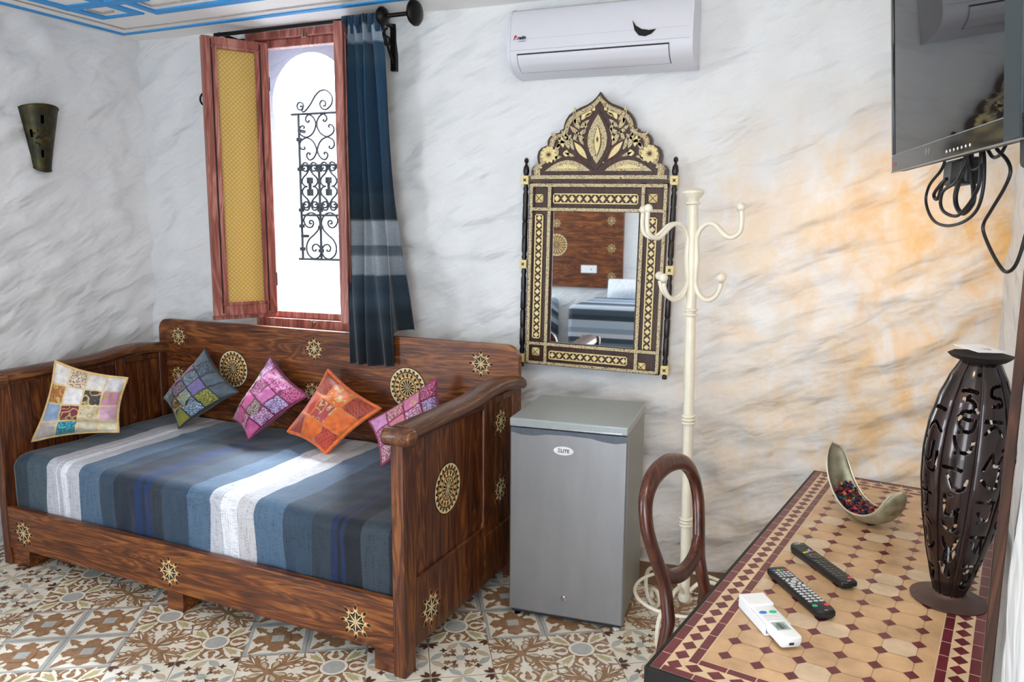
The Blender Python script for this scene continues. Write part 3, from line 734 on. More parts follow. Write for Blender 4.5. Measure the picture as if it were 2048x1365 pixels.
# strips of bone lozenges
mb = MB()
def strip(x0,z0,x1,z1,n,vert):
    for r_ in ((rect(x0,z0,x0+.005,z1)),(rect(x1-.005,z0,x1,z1)),(rect(x0,z0,x1,z0+.005)),(rect(x0,z1-.005,x1,z1))): mb.prism(r_, fm, .022, .0285)
    for k in range(n):
        t = (k+.5)/n
        if vert:
            cx,cz,hh = (x0+x1)/2, z0+(z1-z0)*t, (z1-z0)/n/2
            mb.prism(diam(cx,cz,(x1-x0)/2-.0075,hh*.72), fm, .022, .027)
            for sgn in (-1,1):
                e = x0+.006 if sgn<0 else x1-.006
                mb.prism([(e,cz+hh*.62),(e,cz+hh*1.38),(e-sgn*.0065,cz+hh)], fm, .022, .026) if k<n-1 else None
        else:
            cx,cz,hh = x0+(x1-x0)*t, (z0+z1)/2, (x1-x0)/n/2
            mb.prism(diam(cx,cz,hh*.72,(z1-z0)/2-.0075), fm, .022, .027)
            if k<n-1:
                for sgn in (-1,1):
                    e = z0+.006 if sgn<0 else z1-.006
                    mb.prism([(cx+hh*.62,e),(cx+hh*1.38,e),(cx+hh,e-sgn*.0065)], fm, .022, .026)
strip(mx_(203),mz_(522),mx_(577),mz_(478),11,False); strip(mx_(203),mz_(1222),mx_(560),mz_(1182),11,False)
strip(mx_(122),mz_(1130),mx_(160),mz_(570),17,True); strip(mx_(622),mz_(1150),mx_(660),mz_(575),17,True)
obj('lozenge_strip', mb, M_bone2, mir, bevel=.0006)
def pyr(cx,cz,r,h0,h1):
    v=[fm(cx-r,cz-r,h0),fm(cx+r,cz-r,h0),fm(cx+r,cz+r,h0),fm(cx-r,cz+r,h0),fm(cx,cz,h1)]
    mb=MB(); mb.add(v,[(0,1,4),(1,2,4),(2,3,4),(3,0,4)],1)
    for a in range(4):
        p,q,t=Vector(v[a]),Vector(v[(a+1)%4]),Vector(v[4]); g_=(p+q+t)/3; up_=Vector((0,-.0006,0))
        mb.add([g_+(w_-g_)*.86+up_ for w_ in (p,q,t)],[(0,1,2)],0)
    obj('corner_boss', mb, [M_bone2,M_ebony], mir, smooth=False)
for cx,cz in ((138,500),(638,495),(140,1192),(622,1222)): pyr(mx_(cx),mz_(cz),.020,.022,.036)
# crest
kx, kz = .368e-3, .330e-3
cx_ = lambda X: (X-930)*kx
cz_ = lambda Y: (1190-Y)*kz + .886 - .012
half = [(75,1190),(72,1090),(84,1048),(112,1024),(165,1000),(152,950),(146,890),(160,825),(195,780),(240,758),(278,745),(276,690),(296,640),(335,602),(380,588),(432,578),(438,545),(480,527),(486,470),(505,410),(545,345),(610,290),(690,250),(770,215),(830,175),(880,125),(912,80),(930,50)]
out = [(cx_(x),cz_(y)) for x,y in half] + [(-cx_(x),cz_(y)) for x,y in half[-2::-1]]
def inset(pts, f, zc=.885): return [(x*f, zc+(z-zc)*f + (.010 if f<1 else 0)*(1-f)*8) for x,z in pts]
mb = MB(); mb.prism(out, fm, 0, .028)
o=obj('crest', mb, M_dkw, mir, bevel=.003)
mb = MB(); i1, i2 = inset(out,.955), inset(out,.86)
n=len(out)
mb.ring(i1,i2,fm,.0305,0)
o=obj('crest_bone_band', mb, M_bone, mir, ang=30); s_=o.modifiers.new('s','SOLIDIFY'); s_.thickness=.003; s_.offset=-1
mb = MB()
def lens(cx,z0,z1,w,h0,h1,mi=0):
    pts = leaf(cx_(cx), cz_(z0), PI/2, cz_(z1)-cz_(z0), w*2*kx, 12, .95); mb.prism(pts, fm, h0, h1, mi)
lens(900+18,1075,290,175,.026,.034,1); lens(900+18,1000,345,122,.034,.037,0); lens(905+18,900,490,48,.037,.040,1); lens(905+18,885,505,38,.040,.042,2); lens(905+18,720,640,12,.042,.043,1)
for sgn in (-1,1):
    def bow(x0,x1,yb,yt,h0,h1,mi):
        pts=[]; N=14
        for k in range(N+1):
            t=k/N; pts.append((sgn*(cx_(x0)+(cx_(x1)-cx_(x0))*t) , cz_(yb)+ (cz_(yt)-cz_(yb))*math.sin(PI*t)**.9))
        if sgn>0: pts=pts[::-1]
        mb.prism(pts, fm, h0, h1, mi)
    bow(925,230,1125,910,.028,.032,1); bow(845,262,1095,950,.032,.035,0); bow(700,390,1062,1010,.035,.037,2)
    # small mandorlas leaning outward from the foot
    mb.prism([(sgn*x,z) for x,z in leaf(cx_(1040-2*110*0),cz_(960),R(50),.125,.048,8)][:: sgn if sgn>0 else -1], fm, .028,.033,1)
    mb.prism([(sgn*x,z) for x,z in leaf(cx_(1062),cz_(935),R(50),.098,.026,8)], fm, .033,.036,2)
    # rosette
    rc=(sgn*.232, cz_(872))
    for k in range(11):
        mb.prism(leaf(rc[0]+.006*math.cos(k*2*PI/11),rc[1]+.006*math.sin(k*2*PI/11),k*2*PI/11,.034,.0165,6,1.5), fm, .028,.034,2)
    # foliage
    for (X,Y,a,L,Wd,mi) in [(1150,420,118,.062,.022,2),(1165,450,55,.060,.018,0),(1165,520,140,.055,.020,0),(1175,540,60,.062,.022,0),(1180,610,150,.05,.018,0),(1190,600,42,.055,.018,0),(1100,760,62,.07,.022,0),(1120,800,48,.06,.014,0),
                            (1240,820,75,.06,.02,0),(1300,800,72,.085,.024,0),(1310,640,40,.05,.016,0),(1375,780,80,.055,.018,2),(1440,660,35,.045,.018,0),(1420,720,-60,.05,.018,0),(1490,640,-70,.05,.016,0),(1340,900,100,.03,.03,2),(1650,1000,-30,.05,.018,0),(1440,800,-75,.06,.018,0),(1250,720,110,.06,.016,0),(1225,900,20,.05,.014,0),(1130,700,130,.045,.016,2),(1085,640,95,.05,.014,0),(1270,610,-40,.04,.014,0),(1395,640,110,.035,.014,0),(1460,780,130,.045,.013,0),(1500,960,20,.045,.014,0),(1390,900,-10,.05,.014,0),(1640,1050,15,.035,.014,2),(1230,470,85,.045,.012,0),(1110,380,150,.04,.012,0),(1255,360,100,.04,.012,0),(1080,560,75,.04,.010,0),(1345,720,20,.04,.012,2),(1030,300,-40,.03,.012,2),(990,300,60,.03,.014,2)]:
        x0,z0=cx_(X),cz_(Y); pts=leaf(sgn*x0,z0,R(a) if sgn>0 else PI-R(a),L,Wd,7,.8); mb.prism(pts, fm, .028,.0325,mi)
    for (X,Y) in [(1015,295),(1090,295),(1200,320),(1100,660),(1160,640),(1330,720),(1290,870),(1190,860),(1120,890),(1330,690),(1000,980),(1480,950)]:
        mb.prism(circ(sgn*cx_(X),cz_(Y),.003,8), fm,.028,.031,2)
o=obj('crest_inlay', mb, [M_bone,M_dkw,M_bone2], mir, bevel=.0008)
# turned side posts
def spindle(x):
    mb = MB()
    z=0; pr=[(.002,-.02),(.010,-.018),(.012,-.008),(.008,0),(.010,.008)]
    for a,b_ in ((.045,.455),(.495,.84)):
        L=b_-a
        for t,r_ in ((0,.009),(.04,.013),(.08,.009),(.12,.0135),(.3,.0125),(.31,.0105),(.33,.0125),(.5,.0135),(.52,.010),(.54,.0135),(.72,.0125),(.74,.0105),(.76,.0125),(.88,.013),(.92,.009),(.96,.013),(1,.009)): pr.append((r_,a+L*t))
    pr += [(.009,.885),(.012,.892),(.015,.905),(.012,.925),(.006,.935),(.005,.942),(.011,.950),(.009,.962),(.001,.968)]
    mb.lathe(pr, 16, (x,-.016,0)); return mb

for x in (-.345,.345):
    p=obj('turned_post', spindle(x), M_ebony, mir)
    for z in (.005,.455,.845):
        mb=MB(); mb.box(x-.0175,x+.0175,-.034,.0,z,z+.04); q=obj('post_block', mb, M_bone2, p, bevel=.002)
        mb=MB(); mb.prism(star(x,z+.02,.012,.004,4,PI/4), fm, .034,.0355); obj('block_star', mb, M_ebony, mir)
# ------------------------------------------------------------------ daybed
BA = -.06304794013124965
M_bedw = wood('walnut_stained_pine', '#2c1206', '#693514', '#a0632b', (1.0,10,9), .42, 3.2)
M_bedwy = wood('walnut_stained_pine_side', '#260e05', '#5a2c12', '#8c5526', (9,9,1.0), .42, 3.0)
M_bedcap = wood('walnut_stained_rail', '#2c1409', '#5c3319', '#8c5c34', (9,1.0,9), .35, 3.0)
M_gold = mat('carved_pale_wood', '#c79d5e', .5, var=.35, vscale=60, bmp=.4, bscale=150)
M_cut = mat('carved_recess', '#170b05', .7)
M_gold2 = mat('carved_honey_wood', '#e2c793', .5, var=.25, vscale=90)
bed = thing('daybed', 'dark carved wooden daybed with headboard and arms under the window', 'daybed', (-1.255, 2.232, 0), BA)
def carved_star(name, mp, cx, cy, r, parent):
    mb = MB()
    for k in range(8):
        a = k*PI/4 + PI/8*0
        mb.prism(leaf(cx+.70*r*math.cos(a), cy+.70*r*math.sin(a), a, .30*r, .17*r, 6, .75), mp, 0, .0016, 1)
        mb.prism(leaf(cx+.50*r*math.cos(a), cy+.50*r*math.sin(a), a, .54*r, .27*r, 6, .7), mp, 0, .0004+.00003*k, 0)
    mb.prism(star(cx,cy,.68*r,.52*r,8,0), mp, 0, .0009, 2)
    for k in range(8):
        a = k*PI/4; a2 = a+PI/8*.92; a3 = a-PI/8*.92
        for s_ in (-1,1):
            pts = [(cx+.05*r*math.cos(a+s_*.2),cy+.05*r*math.sin(a+s_*.2)),(cx+.60*r*math.cos(a+s_*.05),cy+.60*r*math.sin(a+s_*.05)),(cx+.45*r*math.cos(a+s_*PI/8*.97),cy+.45*r*math.sin(a+s_*PI/8*.97))]
            mb.prism(pts if s_>0 else pts[::-1], mp, 0, .0013, 1)
    for k in range(8):
        a = k*PI/4
        mb.prism(leaf(cx,cy,a,.5*r,.075*r,5), mp, 0, .0022+.00003*k, 2)
    return obj(name, mb, [M_gold,M_cut,M_gold2], parent, smooth=False)
def medallion(mp, cx, cy, r, parent):
    mb = MB(); N = 48
    mb.ring(circ(cx,cy,r,N),circ(cx,cy,.95*r,N),mp,.0006,1); mb.ring(circ(cx,cy,.96*r,N),circ(cx,cy,.92*r,N),mp,.0016,2); mb.ring(circ(cx,cy,.95*r,N),circ(cx,cy,.77*r,N),mp,.0006,2); mb.ring(circ(cx,cy,.77*r,N),circ(cx,cy,.72*r,N),mp,.001,1)
    mb.poly(circ(cx,cy,.72*r,N),mp,.0007,0)
    for k in range(22):
        a = 2*PI*k/22; d = PI/22
        mb.prism([(cx+.79*r*math.cos(a-d*.8),cy+.79*r*math.sin(a-d*.8)),(cx+.93*r*math.cos(a),cy+.93*r*math.sin(a)),(cx+.79*r*math.cos(a+d*.8),cy+.79*r*math.sin(a+d*.8))],mp,.0006,.0014,1)
    for k in range(16):
        a = 2*PI*k/16
        mb.prism(leaf(cx+.5*r*math.cos(a),cy+.5*r*math.sin(a),a,.22*r,.10*r,6,.7),mp,.0006,.0014,1)
        mb.prism(leaf(cx+.46*r*math.cos(a+PI/16),cy+.46*r*math.sin(a+PI/16),a+PI/16,.13*r,.06*r,6,.7),mp,.0006,.0018,2)
    mb.ring(circ(cx,cy,.47*r,N),circ(cx,cy,.43*r,N),mp,.0012,1)
    for k in range(14):
        a = 2*PI*k/14
        mb.prism(leaf(cx+.04*r*math.cos(a),cy+.04*r*math.sin(a),a,.36*r,.095*r,6,1.3),mp,.0006,.002,1)
        mb.prism(leaf(cx+.04*r*math.cos(a+PI/14),cy+.04*r*math.sin(a+PI/14),a+PI/14,.34*r,.03*r,5,1.3),mp,.0006,.0028,2)
    return obj('carved_medallion', mb, [M_gold,M_cut,M_gold2], parent, smooth=False)
def roundrect(x0,z0,x1,z1,r):
    p=[(x0,z0),(x1,z0)]
    p += [(x1-r+r*math.cos(t),z1-r+r*math.sin(t)) for t in [PI/2*k/8 for k in range(9)]]
    p += [(x0+r+r*math.cos(t),z1-r+r*math.sin(t)) for t in [PI/2+PI/2*k/8 for k in range(9)]]
    return p
# headboard
hb_m = lambda x,z,h: (x, .95-h, z)
mb = MB(); mb.prism(roundrect(-2.222,.08,-.001,1.062,.065), hb_m, -.032, 0)
hb = obj('headboard', mb, M_bedw, bed, bevel=.004)
for x,z in ((-2.072,.970),(-1.134,.968),(-.188,.968),(-2.089,.747),(-1.153,.741),(-.2,.745)): carved_star('carved_star', hb_m, x, z, .064, hb)
for x in (-1.68,-.582): medallion(hb_m, x, .818, .102, hb)
# front rail
fr_m = lambda x,z,h: (x, .004-h, z)
mb = MB(); mb.box(-2.20, -.05, .004, .036, .086, .284)
rail = obj('front_rail', mb, M_bedw, bed, bevel=.004)
for x in (-2.069,-1.143,-.213): carved_star('carved_star', fr_m, x, .172 if x<-.3 else .168, .068, rail)
for x0,x1 in ((-1.175,-1.085),(-2.19,-2.06),(-.14,-.055)):
    mb = MB(); mb.box(x0, x1, .012, .10, 0, .088); obj('foot', mb, M_bedw, bed, bevel=.003)
mb = MB(); mb.box(-2.17,-.05,.04,.95,.20,.24); obj('slat_base', mb, M_bedw, bed)
# end panels
def end_panel(xo, sgn, nm):
    # xo = outer plane; sgn=+1 right end (outer face towards +x)
    X = lambda d: xo - sgn*d     # d = depth inwards from outer face
    def bx(mb, d0, d1, y0, y1, z0, z1):
        a,b_ = sorted((X(d0),X(d1))); mb.box(a,b_,y0,y1,z0,z1)
    mb = MB()
    bx(mb,0,.05,0,.07,0,.875); bx(mb,0,.05,.62,.69,.30,.88); bx(mb,0,.05,.90,.95,0,.88)
    bx(mb,0,.05,.07,.62,.75+.10,.88); bx(mb,0,.05,.07,.62,.085,.335); bx(mb,0,.05,.69,.90,.85,.88); bx(mb,0,.05,.62,.90,.085,.30)
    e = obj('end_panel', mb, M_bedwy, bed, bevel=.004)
    mb = MB()
    def field(y0,y1,z0,z1):
        mm = lambda y,z,h: (X(.014)+sgn*h, y, z)
        c=.03
        inner=[(y0,z0),(y1-c,z0),(y1,z0+c),(y1,z1),(y0,z1)]
        bx(mb,.014,.036,y0-.005,y1+.005,z0-.005,z1+.005)
        # planks grooves
    field(.07,.62,.335,.85); field(.69,.90,.30,.85)
    for y in (.17,.27,.39,.50): bx(mb,.0125,.02,y,y+.0025,.335,.85) if False else None
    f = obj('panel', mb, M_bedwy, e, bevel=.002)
    mb = MB()
    pts=[(.075,.34),(.59,.34),(.615,.37),(.615,.845)]
    mb.tube([(X(.006),y,z) for y,z in [(.073,.845),(.073,.338),(.588,.338),(.617,.368),(.617,.845)]], .008, 8)
    obj('moulding', mb, M_bedwy, e)
    mb = MB()
    for d in (.0135,.0365):
        for y in (.165,.27,.385,.50): bx(mb,d,d+.0006,y,y+.003,.34,.85)
    obj('plank_groove', mb, M_cut, e)
    # cap rail
    prof=[(-.052,-.012),(-.048,.012),(-.03,.026),(0,.03),(.03,.026),(.048,.012),(.052,-.012),(.04,-.026),(-.04,-.026)]
    xc = X(.025)
    ys=[.03,.10,.2,.3,.4,.5,.56,.62,.68,.74,.80,.90,.985]; zs=[.888,.889,.890,.891,.892,.894,.899,.908,.915,.918,.918,.906,.893]
    mb = MB(); k=len(prof)
    for y,z in zip(ys,zs): mb.v += [(xc+a,y,z+b_) for a,b_ in prof]
    for i in range(len(ys)-1):
        for j in range(k):
            j2=(j+1)%k; mb.f.append((i*k+j,(i+1)*k+j,(i+1)*k+j2,i*k+j2)); mb.m.append(0)
    mb.f.append(tuple(range(k))); mb.m.append(0); mb.f.append(tuple(reversed(range((len(ys)-1)*k,len(ys)*k)))); mb.m.append(0)
    cap=obj('arm_rail', mb, M_bedcap, bed, bevel=.003)
    mb = MB(); st0=len(mb.v)
    mb.lathe([(.001,-.062),(.022,-.061),(.030,-.056),(.033,-.05),(.033,.05),(.030,.056),(.022,.061),(.001,.062)],20)
    mb.xf(Matrix.Translation((xc,.018,.878)) @ Matrix.Rotation(R(90),4,'Y'))
    obj('scroll_end', mb, M_bedcap, bed)
    return e
er = end_panel(0, 1, 'r'); el = end_panel(-2.222, -1, 'l')
er_m = lambda y,z,h: (-.0135+h, y, z); er_o = lambda y,z,h: (0+h, y, z)
medallion(er_m, .329, .601, .10, er); carved_star('carved_star', er_o, .177, .19, .072, er); carved_star('carved_star', er_m, .795, .755, .068, er); carved_star('carved_star', er_m, .795, .45, .068, er)

# ------------------------------------------------------------------ bedspread (mattress under a tucked cover)
m, nt, b = newmat('handwoven_indigo_stripe')
tc = nt.nodes.new('ShaderNodeTexCoord'); sp = nt.nodes.new('ShaderNodeSeparateXYZ'); nt.links.new(tc.outputs['Object'], sp.inputs[0])
nn_ = nd(nt,'ShaderNodeTexNoise',Scale=1.0,Detail=2.0); nt.links.new(coords(nt,(60,4,4)), nn_.inputs['Vector'])
a1 = nd(nt,'ShaderNodeMath',operation='MULTIPLY_ADD'); a1.inputs[1].default_value=1/2.3; a1.inputs[2].default_value=1.0; nt.links.new(sp.outputs['X'], a1.inputs[0])
a2 = nd(nt,'ShaderNodeMath',operation='MULTIPLY_ADD'); a2.inputs[1].default_value=.006; nt.links.new(nn_.outputs['Fac'], a2.inputs[0]); nt.links.new(a1.outputs[0], a2.inputs[2])
def sx(x): return 1 + x/2.3 + .003
slate, slate2, slate3, navy, blk, whitey, blue = '#36485b','#28394a','#43596f','#172331','#0e151e','#a6a8b0','#0d2650'
stp = [(0,navy),(sx(-2.21),'#2a3843'),(sx(-2.076),'#3d4d58'),(sx(-1.939),whitey),(sx(-1.88),'#c3c6cc'),(sx(-1.87),whitey),(sx(-1.84),'#c9ccd2'),(sx(-1.80),whitey),(sx(-1.729),slate3),(sx(-1.594),slate2),(sx(-1.50),navy),(sx(-1.379),blue),(sx(-1.345),navy),(sx(-1.325),blue),(sx(-1.29),'#232b36'),(sx(-1.22),slate2),(sx(-1.084),slate3),(sx(-.959),whitey),(sx(-.895),'#c6c8ce'),(sx(-.80),'#aaa9ac'),(sx(-.719),slate3),(sx(-.576),slate2),(sx(-.443),'#222d37'),(sx(-.351),'#101f40'),(sx(-.325),blk),(sx(-.31),'#101f40'),(sx(-.288),blk),(sx(-.22),'#2a343d'),(sx(-.10),blk)]
o = ramp(nt, a2.outputs[0], stp, 'CONSTANT')
n5 = nd(nt,'ShaderNodeTexNoise',Scale=1.0,Detail=4.0); nt.links.new(coords(nt,(420,14,14)), n5.inputs['Vector'])
n6 = nd(nt,'ShaderNodeTexNoise',Scale=1.0,Detail=3.0); nt.links.new(coords(nt,(30,380,380)), n6.inputs['Vector'])
mm_ = nd(nt,'ShaderNodeMath',operation='ADD'); nt.links.new(n5.outputs['Fac'],mm_.inputs[0]); nt.links.new(n6.outputs['Fac'],mm_.inputs[1])
o2 = ramp(nt, mm_.outputs[0], [(.72,(.45,.46,.48)),(1.22,(1.4,1.4,1.4))])
mx = nd(nt,'ShaderNodeMixRGB',blend_type='MULTIPLY'); mx.inputs[0].default_value=.8; nt.links.new(o,mx.inputs[1]); nt.links.new(o2,mx.inputs[2]); nt.links.new(mx.outputs[0],b.inputs['Base Color'])
b.inputs['Roughness'].default_value=.72; b.inputs['Sheen Weight'].default_value=.28; b.inputs['Sheen Roughness'].default_value=.35; b.inputs['Specular IOR Level'].default_value=.4
bump(nt,b,mm_.outputs[0],.22,.003); M_stripe = m
sp_o = thing('bedspread', 'blue grey and white striped bedspread tucked over the daybed mattress', 'bedspread', (-1.255,2.232,0), BA)
def cover(u, v_):
    # v: 0 front bottom -> up -> over edge -> back
    x = -2.165 + 2.112*u
    L1, L2 = .26, .90
    s = v_*(L1+L2); r = .045
    zt = .522
    if s < L1-r: y, z = .052, zt-L1+s
    elif s < L1+r*.57:
        t = (s-(L1-r))/(r*1.57)*PI/2; y, z = .052+r*(1-math.cos(t)), zt-r+r*math.sin(t)
    else: y, z = .052+r+(s-L1-r*.57)*.955, zt
    e = max(0,1-min(x+2.165, -.053-x)/.05); z -= .02*e*e
    p = Vector((x*3.1, y*4, z*2))
    if z > zt-.03: z += .006*noise.noise(p) + .004*noise.noise(p*3)
    else: y += .012*noise.noise(Vector((x*7, z*3, 2))) + .010*noise.noise(Vector((x*17,z*5,4)))
    if y > .6: z += .004
    return (x, y, z)
mb = MB(); mb.grid(cover, 160, 70)
o = obj('cover', mb, M_stripe, sp_o, ang=180); o.modifiers.new('s','SOLIDIFY').thickness=-.004
mb = MB(); mb.box(-2.155,-.062,.07,.94,.245,.505); obj('mattress', mb, mat('mattress_ticking','#cfcabf',.9), sp_o, bevel=.03, seg=3)

# ------------------------------------------------------------------ patchwork cushions
_pm = {}
def patchmat(col, style):
    key=(col,style)
    if key in _pm: return _pm[key]
    m, nt, b = newmat('patch_%d'%len(_pm)); v = coords(nt); c = lin(col)
    if style == 0: # plain silk
        n = nd(nt,'ShaderNodeTexNoise',Scale=40.0,Detail=5.0); nt.links.new(v,n.inputs['Vector']); f=n.outputs['Fac']
        o = ramp(nt,f,[(.3,[x*.78 for x in c[:3]]),(.7,[min(1,x*1.18) for x in c[:3]])])
    elif style == 1: # dense beading / embroidery
        n = nd(nt,'ShaderNodeTexVoronoi',Scale=150.0); nt.links.new(v,n.inputs['Vector']); f=n.outputs['Distance']
        o = ramp(nt,f,[(.15,[min(1,x*2.0+.12) for x in c[:3]]),(.4,c[:3]),(.75,[x*.3 for x in c[:3]])])
    elif style == 2: # gold motif on ground
        n = nd(nt,'ShaderNodeTexVoronoi',Scale=26.0,feature='SMOOTH_F1'); nt.links.new(v,n.inputs['Vector']); w=nd(nt,'ShaderNodeMath',operation='PINGPONG'); w.inputs[1].default_value=.14; nt.links.new(n.outputs['Distance'],w.inputs[0]); f=w.outputs[0]
        o = ramp(nt,f,[(.0,'#cbb27a'),(.025,'#b59a62'),(.05,c[:3]),(1,c[:3])])
    else: # brocade lattice
        n = nd(nt,'ShaderNodeTexVoronoi',Scale=85.0,distance='CHEBYCHEV'); n.inputs['Randomness'].default_value=.1; nt.links.new(coords(nt,(1,1,1),(R(40),R(30),R(45))),n.inputs['Vector']); f=n.outputs['Distance']
        o = ramp(nt,f,[(.2,[x*.35 for x in c[:3]]),(.45,c[:3]),(.8,[min(1,x*1.4+.03) for x in c[:3]])])
    nt.links.new(o,b.inputs['Base Color']); b.inputs['Roughness'].default_value=.55; b.inputs['Sheen Weight'].default_value=.3
    bump(nt,b,f,.35,.003); _pm[key]=m; return m
def cushion(label, corners, rows, seam_c, back_c, pipe_c, thick=.075, seedv=0, fold=None, pipe_r=.005):
    # corners: TL, TR, BR, BL in world; rows top->bottom of (colour, style)
    P = [Vector(c)+Vector((0,0,.010)) for c in corners]; cen = sum(P, Vector())/4
    root = thing('cushion', label, 'cushion', cen, 0, 'patchwork cushions on the daybed')
    N0 = ((P[1]-P[3]).cross(P[0]-P[2])).normalized()
    if N0.y > 0: N0 = -N0
    nr, nc = len(rows), len(rows[0])
    mats=[patchmat(seam_c,0)]; idx={}
    for r_ in rows:
        for c in r_:
            if c not in idx: idx[c]=len(mats); mats.append(patchmat(*c))
    K=7
    def ticks(n):
        t=[0.0]
        for k in range(n):
            a,b_=k/n,(k+1)/n; g=.05/n
            t += [a+g+(b_-a-2*g)*q/K for q in range(K+1)]
        t.append(1.0); return t
    tu, tv = ticks(nc), ticks(nr)
    def pos(u, v_, side):
        a,b_=2*u-1, 2*v_-1
        ue = a*(1-.11*(1-b_*b_)*abs(a)); ve = b_*(1-.11*(1-a*a)*abs(b_))
        uu,vv=(ue+1)/2,(ve+1)/2
        p = P[0]*(1-uu)*(1-vv)+P[1]*uu*(1-vv)+P[2]*uu*vv+P[3]*(1-uu)*vv
        h = thick*((1-a*a)**.55)*((1-b_*b_)**.55)
        w = .014*noise.noise(Vector((a*3+seedv,b_*3,side)))*(1-a*a*b_*b_) + .008*noise.noise(Vector((a*8+seedv,b_*8,side)))
        env=min(1,4*(1-abs(a)))*min(1,4*(1-abs(b_)))
        if fold and side>0:
            d = (a*fold[0]+b_*fold[1]) - fold[2]
            h -= .022*math.exp(-(d/.10)**2)*env - .010*math.exp(-((d-.2)/.12)**2)*env
        return p + N0*side*(h + w*env) - cen
    def sheet(side):
        mb=MB(); W_=len(tu)
        for v_ in tv:
            for u in tu: mb.v.append(tuple(pos(u,v_,side)))
        for j in range(len(tv)-1):
            for i in range(W_-1):
                f=(j*W_+i,j*W_+i+1,(j+1)*W_+i+1,(j+1)*W_+i); mb.f.append(f if side<0 else f[::-1])
                um,vm=(tu[i]+tu[i+1])/2,(tv[j]+tv[j+1])/2
                ci,cj=min(nc-1,int(um*nc)),min(nr-1,int(vm*nr)); fu,fv=um*nc-ci,vm*nr-cj
                seam = fu<.05 or fu>.95 or fv<.05 or fv>.95
                mb.m.append(0 if seam else idx[rows[cj][ci]])
        return mb
    obj('front_panel', sheet(1), mats, root, ang=180)
    b_=sheet(-1); b_.m=[0]*len(b_.m); obj('back_panel', b_, patchmat(back_c,0), root, ang=180)
    mb=MB(); ring=[pos(t/20,0,0) for t in range(20)]+[pos(1,t/20,0) for t in range(20)]+[pos(1-t/20,1,0) for t in range(20)]+[pos(0,1-t/20,0) for t in range(20)]
    mb.tube(ring, pipe_r, 8, closed=True); obj('piping', mb, patchmat(pipe_c,0), root)
    return root
ow,pe='#d8d2cd','#d9bfa8'
cushion('white and cream patchwork cushion with orange and maroon squares against the left arm', [(-3.322,2.60,.930),(-3.07,2.775,.835),(-3.105,2.735,.575),(-3.42,2.52,.548)],
  [[(ow,0),(pe,1),(ow,0),('#d6d3d6',0)],[('#a86420',2),('#e3dfe0',0),('#3b3430',2),('#c98ab0',2)],[('#8fa6c6',0),('#7a2035',2),('#cfc3a4',2),('#d3a5bb',0)],[('#b8b0ac',0),('#2f98ab',1),('#d4c9ae',0),('#d8cdb0',0)]],
  '#d8c08c','#d8cba8','#d9b877',.06,1.0,(-.2,1,.55),.007)
gA,gB,gC='#6d7f8b','#566472','#46525c'
cushion('grey, purple and olive patchwork cushion standing on its corner', [(-3.198,3.114,.656),(-3.021,3.245,.913),(-2.70,3.12,.728),(-3.019,3.029,.527)],
  [[('#9aa7a8',1),('#a0638a',0),('#a36a86',0),('#5f6c76',0)],[('#6a6a58',1),('#8b7487',1),(gA,1),('#4e5f72',1)],[('#6a4a22',2),('#7e8f88',2),('#75679a',0),(gB,0)],[('#7f7b2a',0),('#7f93a8',1),('#87862f',1),(gC,0)]],
  '#262c33','#2b3138','#22272d',.075,2.0,(-.8,1,.8))
pA,pB,pC,pD='#c5588f','#d27aa8','#b94c7c','#bf8fb8'
cushion('bright pink patchwork cushion standing between the grey and orange cushions', [(-2.682,3.048,.607),(-2.570,3.217,.910),(-2.262,3.102,.752),(-2.544,2.992,.527)],
  [[('#9d6f86',1),('#c0627f',1),('#a98f86',1),('#c98cc0',1)],[(pC,0),('#cb5f97',0),(pB,1),(pA,1)],[('#c97f93',1),('#9a837c',1),('#c86fa6',0),('#cf5f9a',1)],[(pA,0),(pD,1),('#a88fc0',1),('#b9487e',1)]],
  '#6d1c47','#8a1f52','#7c1b4b',.075,3.0,(-.8,1,.7))
oA,oB,oC='#d4600f','#bf3a20','#a63a22'
cushion('bright orange patchwork cushion standing on its corner', [(-2.312,3.004,.590),(-2.191,3.173,.871),(-1.835,3.061,.735),(-2.062,2.948,.527)],
  [[(oC,3),(oB,0),(oC,3)],[(oA,0),('#a83a3e',2),(oA,2)],[(oB,3),(oA,0),(oC,3)]],
  '#c9702c','#c95a18','#d9641a',.07,4.0,(-.8,1,.85),.010)
cushion('small pink patchwork cushion partly behind the right arm of the daybed', [(-1.822,2.940,.704),(-1.562,3.103,.896),(-1.478,3.03,.70),(-1.725,2.878,.527)],
  [[('#c583b4',0),('#c78089',1),('#cb6fa0',2),('#b0527c',1)],[('#c56a9c',1),('#bf6f80',0),('#c98fae',1),('#a58fc0',1)],[('#c98a9a',1),('#c4597f',1),(pB,0),(pA,1)]],
  '#7a1c4c','#8a1f52','#8a1c4c',.06,5.0)
# ------------------------------------------------------------------ mini fridge
m, nt, b = newmat('brushed_silver'); v = coords(nt,(6,6,1.5))
n = nd(nt,'ShaderNodeTexNoise',Scale=2.0,Detail=3.0); nt.links.new(v,n.inputs['Vector'])
o = ramp(nt,n.outputs['Fac'],[(.3,'#96989c'),(.7,'#a0a1a4')]); nt.links.new(o,b.inputs['Base Color']); b.inputs['Metallic'].default_value=.75; b.inputs['Roughness'].default_value=.38; M_silver=m
M_fside = mat('fridge_grey_side','#8f938f',.45,.3,.05); M_ftop = mat('fridge_grey_top','#a2a9aa',.35,.2,.05)
M_label = mat('badge_white','#e9eaec',.3)
fr = thing('mini_fridge','small silver fridge standing between the daybed and the coat stand','fridge',(-1.088,2.801,0),.052)
W_,D_,H_ = .472,.45,.838
mb=MB(); mb.box(.004,W_-.004,.05,D_,.03,.80); obj('body',mb,M_fside,fr,bevel=.004)
